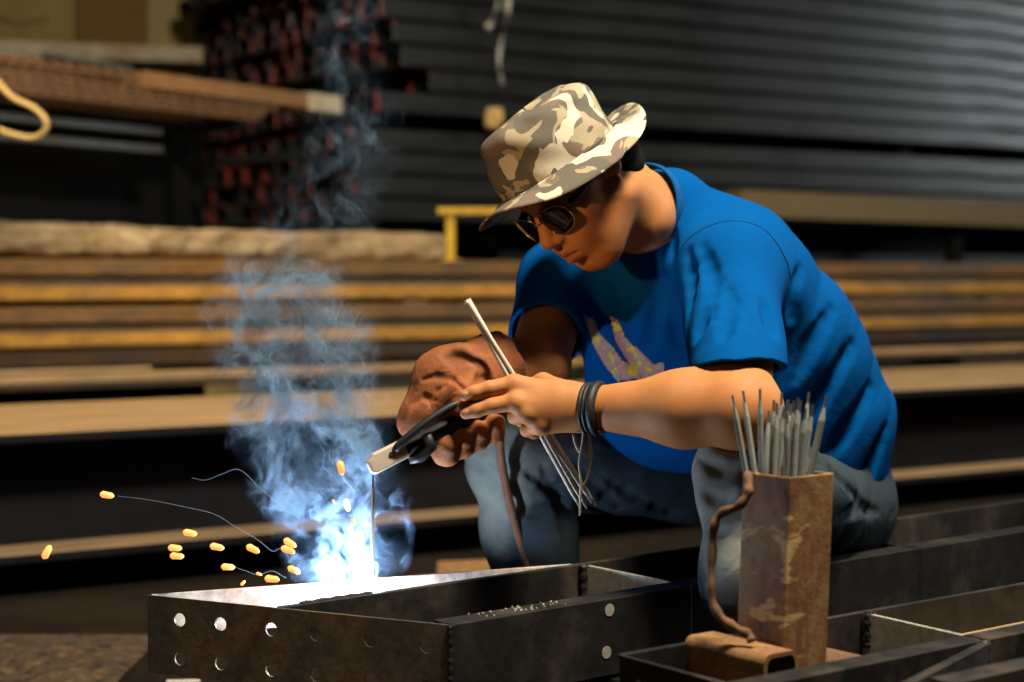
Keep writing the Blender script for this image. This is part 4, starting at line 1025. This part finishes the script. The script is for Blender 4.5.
gv, gq = surface(glove, .005); gt = BVHTree.FromPolygons([tuple(q) for q in gv], [tuple(q) for q in gq])
for line, r_, w0 in (([(423,380),(436,376),(452,380),(464,390)], .0022, .006), ([(444,356),(458,353),(470,360),(480,371)], .0012, .007), ([(414,402),(424,397),(435,401)], .0016, .007), ([(474,386),(480,379),(490,377)], .0045, .01), ([(432,414),(430,402),(437,391),(446,386)], .0012, .006)):
    pts_ = on_glove(gt, line)
    glove += [cap(pts_[i], pts_[i+1], r_, r_, w0, op='sub') for i in range(len(pts_)-1)]
sdf_obj('leather_glove', glove, .0022, M['leather'], person, glove_disp)['label'] = 'brown leather welding glove'
# ---- bracelets
wd = nrm(EL-WL); wu = nrm(np.cross(wd, (0,1,0))); wv = np.cross(wd, wu)
def wring(c, r, rz=1.0): return [c+r*(math.cos(a)*wu*1.02+math.sin(a)*wv*rz) for a in np.linspace(0, 2*math.pi, 40, endpoint=False)]
wc = WL+wd*.004+np.array((0,0,-.001))
bl = bpy.data.objects.new('bracelet', None); COL.objects.link(bl); bl.parent = person; bl.location = tuple(wc-np.array(person.location)); bl.empty_display_size = .03
bl['label'] = 'black braided bracelet with a loose thread'
kid(MB().tube(wring(wc, .0335), .0036, 8, closed=True), 'cord', M['bracelet'], bl, smooth=True)
kid(MB().tube(wring(wc+wd*.006, .034), .003, 8, closed=True), 'cord', M['bracelet'], bl, smooth=True)
kid(MB().tube(wring(wc+wd*.017-np.array((0,0,.002)), .0345), [.0052+.0022*math.sin(2*math.pi*k/40+.8) for k in range(40)], 10, closed=True), 'woven_band', M['bracelet'], bl, smooth=True)
for pts in ([(584,428,2.362),(582,446,2.36),(579,464,2.362),(581,482,2.365),(580,500,2.367),(580,515,2.37)], [(588,430,2.362),(590,444,2.36),(586,457,2.362),(577,448,2.364),(573,434,2.367)], [(590,432,2.362),(591,458,2.362),(587,478,2.364),(583,486,2.366)]):
    kid(MB().tube(spline([P(*q) for q in pts], 5), .0019, 6), 'thread', M['string'], bl, smooth=True)

# ------------------------------------------------------------------ rods in the bare hand
for i, (top, bot, lab) in enumerate((((466,300,2.412),(581,509,2.418), 0), ((468.5,299,2.416),(587,508.5,2.424), 1), ((465,303,2.418),(592,503,2.43), 2), ((468,302,2.408),(596,506,2.426), 3))):
    rod('welding_rod', P(*bot), P(*top), 'pale welding rod in the fan of rods held in the bare hand', 'rod', 'welding rods in the bare hand', M['rod_pale'], .0032, .018, .0018)
# ------------------------------------------------------------------ electrode holder
eh = thing('electrode_holder', 'black electrode holder with pale copper jaw gripped in the leather glove', 'welding tool', tp(.07, 0, 0))
part(MB().tube([tp(-.012,0,0), tp(0,0,0), tp(.07,0,0), tp(.145,0,0), tp(.153,0,0)], [.008, .012, .013, .0125, .009], 16), 'handle', M['rubber'], eh, smooth=True)
part(MB().tube(spline([P(462, 402, 2.392), P(448, 408, 2.385), P(425, 423, 2.375), P(402, 442, 2.37), P(396, 449, 2.372)], 6), .0058, 12), 'lever', M['rubber'], eh, smooth=True)
part(MB().tube([tp(.115, .006, -.017), tp(.115, -.012, -.012), tp(.135, -.020, -.004), tp(.15, -.018, 0)], [.008, .009, .008, .005], 10), 'spring', M['rubber'], eh, smooth=True)
jr = np.array((td, tb, tn))
def jaw():
    mb = MB(); s0, s1 = .148, .207
    prof = [(s0, .0145), (s1-.012, .0145), (s1, .006), (s1, -.009), (s1-.004, -.0135), (s0, -.0125)]
    return mb.extrude([(a-s0, b) for a, b in prof], tp(s0, 0, -.0135), tp(s0, 0, .012), td, tn)
part(jaw(), 'jaw', M['jaw'], eh, bevel=.0028, seg=3)
part(MB().tube([tp(.172, .003, -.0155), tp(.172, .003, -.012)], .0032, 12), 'jaw_screw', M['frame_steel'], eh)
part(MB().tube(spline([tp(-.01,0,0), P(503, 412, 2.46), P(500, 440, 2.62), P(503, 470, 2.66), P(514, 520, 2.69), P(529, 575, 2.705), P(545, 640, 2.72)], 8), .0068, 10), 'welding_cable', M['cable'], eh, smooth=True)
EB, ET = P(372.5, 589, 2.402), P(373, 474, 2.384)
t = thing('welding_electrode', 'thin burning electrode clamped in the holder, its tip at the arc', 'electrode', EB)
part(MB().tube([ET+(EB-ET)*.12, EB], .0027, 10), 'flux_coating', M['rod_pale'], t)
part(MB().tube([ET-(EB-ET)*.08, ET+(EB-ET)*.13], .0016, 8), 'bare_end', M['rod_tip'], t)

# ------------------------------------------------------------------ the arc, sparks and smoke
AP = P(372, 590, 2.404)
pl = bpy.data.lights.new('arc_light', 'POINT'); pl.energy = 11; pl.color = (.62, .76, 1); pl.shadow_soft_size = .008
po = bpy.data.objects.new('arc_light', pl); COL.objects.link(po); po.location = tuple(AP+np.array((-.006, -.004, .006)))
ab = MB(); ab.tube([AP-(0,0,.006), AP-(0,0,.003), AP, AP+(0,0,.002)], [.004, .007, .006, .003], 12)
tag(ab.build('welding_arc', M['arc'], smooth=True, origin=AP), 'blinding white arc at the tip of the electrode', 'arc')
sparks = [(107,495,.2),(47,552,-1.1),(175,548,.1),(177,556,.1),(190,533,.2),(217,547,.25),(253,549,.5),(228,567,.1),(290,543,.6),(288,550,.4),(294,570,.5),(259,574,.4),(272,579,.15),(243,583,-.8),(341,468,1.4),(347,505,1.3),(334,502,1.2),(353,522,.9),(333,573,.8)]
rg = np.random.RandomState(2)
for i, (x, y, a) in enumerate(sparks):
    c = P(x, y, 2.3+rg.uniform(-.12, .2)); small = i in (11, 13, 16, 17)
    l = (.0028 if small else .0062); r = (.0022 if small else .0048); dv = np.array((math.cos(a), .2, -math.sin(a))); dv = nrm(dv)
    lab = {0: 'glowing orange spark flying highest at the left of the smoke', 1: 'glowing orange spark farthest left, flying over the dark beam', 14: 'glowing spark in the smoke just below the copper jaw', 15: 'glowing spark in the smoke right of the bright plume'}.get(i, 'glowing orange spark among those scattered left of the arc')
    o = MB().tube([c-dv*(l+r*.7), c-dv*l, c+dv*l, c+dv*(l+r*.7)], [r*.35, r, r*.85, r*.3], 10).build('weld_spark', M['spark'], smooth=True, origin=c)
    tag(o, lab, 'spark', 'weld sparks')
stub = P(183, 681, 3.09); stub[2] = .004
o = MB().tube([stub-(.03,0,0), stub+(.03,.006,.0)], .004, 8).build('rod_stub', M['rod_pale'], origin=stub); tag(o, 'pale rod stub lying on the dirt floor below the drilled plate', 'rod')

# thin smoke threads trailing behind flying sparks
n = NT('smoke_thread'); n.set((.45,.65,.9), 1, 0, 0); n.b.inputs['Alpha'].default_value = .3; M['thread'] = n.m
for k, pix in enumerate(([(292,562),(281,549),(272,551),(258,540),(236,527),(214,514),(185,507),(150,500),(118,496)], [(286,578),(272,571),(258,575),(246,571),(232,566)], [(298,520),(284,508),(262,490),(240,470),(222,474),(206,480),(192,478)])):
    pts = spline([P(x, y, 2.34+.03*k+.004*i) for i, (x, y) in enumerate(pix)], 8)
    o = MB().tube(pts, [.00055*(1-.6*i/len(pts)) for i in range(len(pts))], 6).build('smoke_thread', M['thread'], smooth=True, origin=pts[0])
    tag(o, ['long thin thread of smoke drifting left from the arc towards the highest spark', 'short thin smoke thread just above the drilled plate', 'faint thin smoke thread against the dark beam web'][k], 'smoke', kind='stuff')
SA = [(.0, 348, 590), (.05, 346, 556), (.10, 340, 522), (.16, 328, 480), (.24, 308, 424), (.34, 292, 352), (.44, 288, 285), (.55, 318, 205), (.66, 350, 125), (.80, 352, 30), (.9, 352, -40)]
ax = [P(x, y, 2.42+.10*z) for z, x, y in SA]; z0 = ax[0][2]; zs = [a[2]-z0 for a in ax]; H_ = zs[-1]
rad = [.075, .095, .105, .125, .13, .14, .12, .10, .085, .075, .07]
dens = [.45, .8, 1.25, 1.2, .75, .6, .42, .06, .04, .03, .0]
def smoke():
    mb = MB(); n_ = 24; vs = []
    for a, r in zip(ax, rad):
        for k in range(n_): vs.append(a+np.array((1.08*r*math.cos(2*math.pi*k/n_), .6*r*math.sin(2*math.pi*k/n_), 0)))
    fs = [(i*n_+k, i*n_+(k+1) % n_, (i+1)*n_+(k+1) % n_, (i+1)*n_+k) for i in range(len(ax)-1) for k in range(n_)]
    fs += [tuple(range(n_))[::-1], tuple(range((len(ax)-1)*n_, len(ax)*n_))]
    n = NT('welding_smoke'); n.t.nodes.remove(n.b)
    v = n.coord('Object'); sp = n.n('ShaderNodeSeparateXYZ', Vector=v); zf = n.math('DIVIDE', sp.outputs[2], H_)
    def curve(vals):
        c = n.n('ShaderNodeFloatCurve', Value=zf); cv = c.mapping.curves[0]; pts = list(zip([z/H_ for z in zs], vals))
        cv.points[0].location = pts[0]; cv.points[1].location = pts[-1]
        for q in pts[1:-1]: cv.points.new(*q)
        c.mapping.use_clip = False; c.mapping.update(); return c.outputs[0]
    cx, cy, cr, cde = curve([a[0]-ax[0][0]+.5 for a in ax]), curve([a[1]-ax[0][1]+.5 for a in ax]), curve(rad), curve(dens)
    dx = n.math('SUBTRACT', sp.outputs[0], n.math('SUBTRACT', cx, .5)); dy = n.math('DIVIDE', n.math('SUBTRACT', sp.outputs[1], n.math('SUBTRACT', cy, .5)), .55)
    rr = n.math('DIVIDE', n.math('SQRT', n.math('ADD', n.math('MULTIPLY', dx, dx), n.math('MULTIPLY', dy, dy))), cr)
    wn = n.n('ShaderNodeTexNoise', Vector=v, Scale=10., Detail=3., Roughness=.55)
    w2 = n.n('ShaderNodeVectorMath', operation='MULTIPLY_ADD'); n.put(w2.inputs[0], wn.outputs['Color']); w2.inputs[1].default_value = (.14,.14,.12); n.put(w2.inputs[2], v)
    def ridge(sc, pw, stretch):
        mp = n.n('ShaderNodeMapping', Vector=w2.outputs[0]); mp.inputs['Scale'].default_value = stretch
        a = n.noise(mp.outputs[0], sc, 2., .5)
        q = n.math('ABSOLUTE', n.math('SUBTRACT', n.math('MULTIPLY', a, 2.), 1.))
        return n.math('POWER', n.math('MAXIMUM', n.math('SUBTRACT', 1., n.math('MULTIPLY', q, 2.2)), 0.), pw)
    r1, r2 = ridge(21., 16., (1,1,.6)), ridge(44., 12., (1,1,.55))
    body = n.ramp(n.noise(v, 13, 3, .55, .8), [(.42, 0.), (.68, 1.)]); body2 = n.ramp(n.noise(w2.outputs[0], 11, 2), [(.46, 0.), (.62, 1.)])
    edge = n.ramp(n.math('ADD', rr, n.math('MULTIPLY', n.math('SUBTRACT', n.noise(v, 8, 3), .5), .9)), [(.35, 1.), (.98, 0.)])
    d = n.math('ADD', n.math('MULTIPLY', n.math('ADD', n.math('MULTIPLY', r1, 2.4), n.math('MULTIPLY', r2, .9)), n.math('MULTIPLY', body2, 1.0)), n.math('MULTIPLY', body, .03))
    d = n.math('MULTIPLY', n.math('MULTIPLY', d, edge), n.math('MULTIPLY', cde, SMOKE))
    sc_ = n.n('ShaderNodeVolumeScatter', Color=(.44,.7,1,1), Density=d, Anisotropy=.1); ab_ = n.n('ShaderNodeVolumeAbsorption', Color=(.44,.7,1,1), Density=d)
    vol = n.n('ShaderNodeAddShader'); n.put(vol.inputs[0], sc_.outputs[0]); n.put(vol.inputs[1], ab_.outputs[0])
    n.t.links.new(vol.outputs[0], n.t.nodes['Material Output'].inputs['Volume'])
    o = mb.add(vs, fs).build('smoke', n.m, origin=ax[0])
    tag(o, 'wispy blue-white welding smoke rising from the arc', 'smoke', kind='stuff')
SMOKE = 95.
smoke()
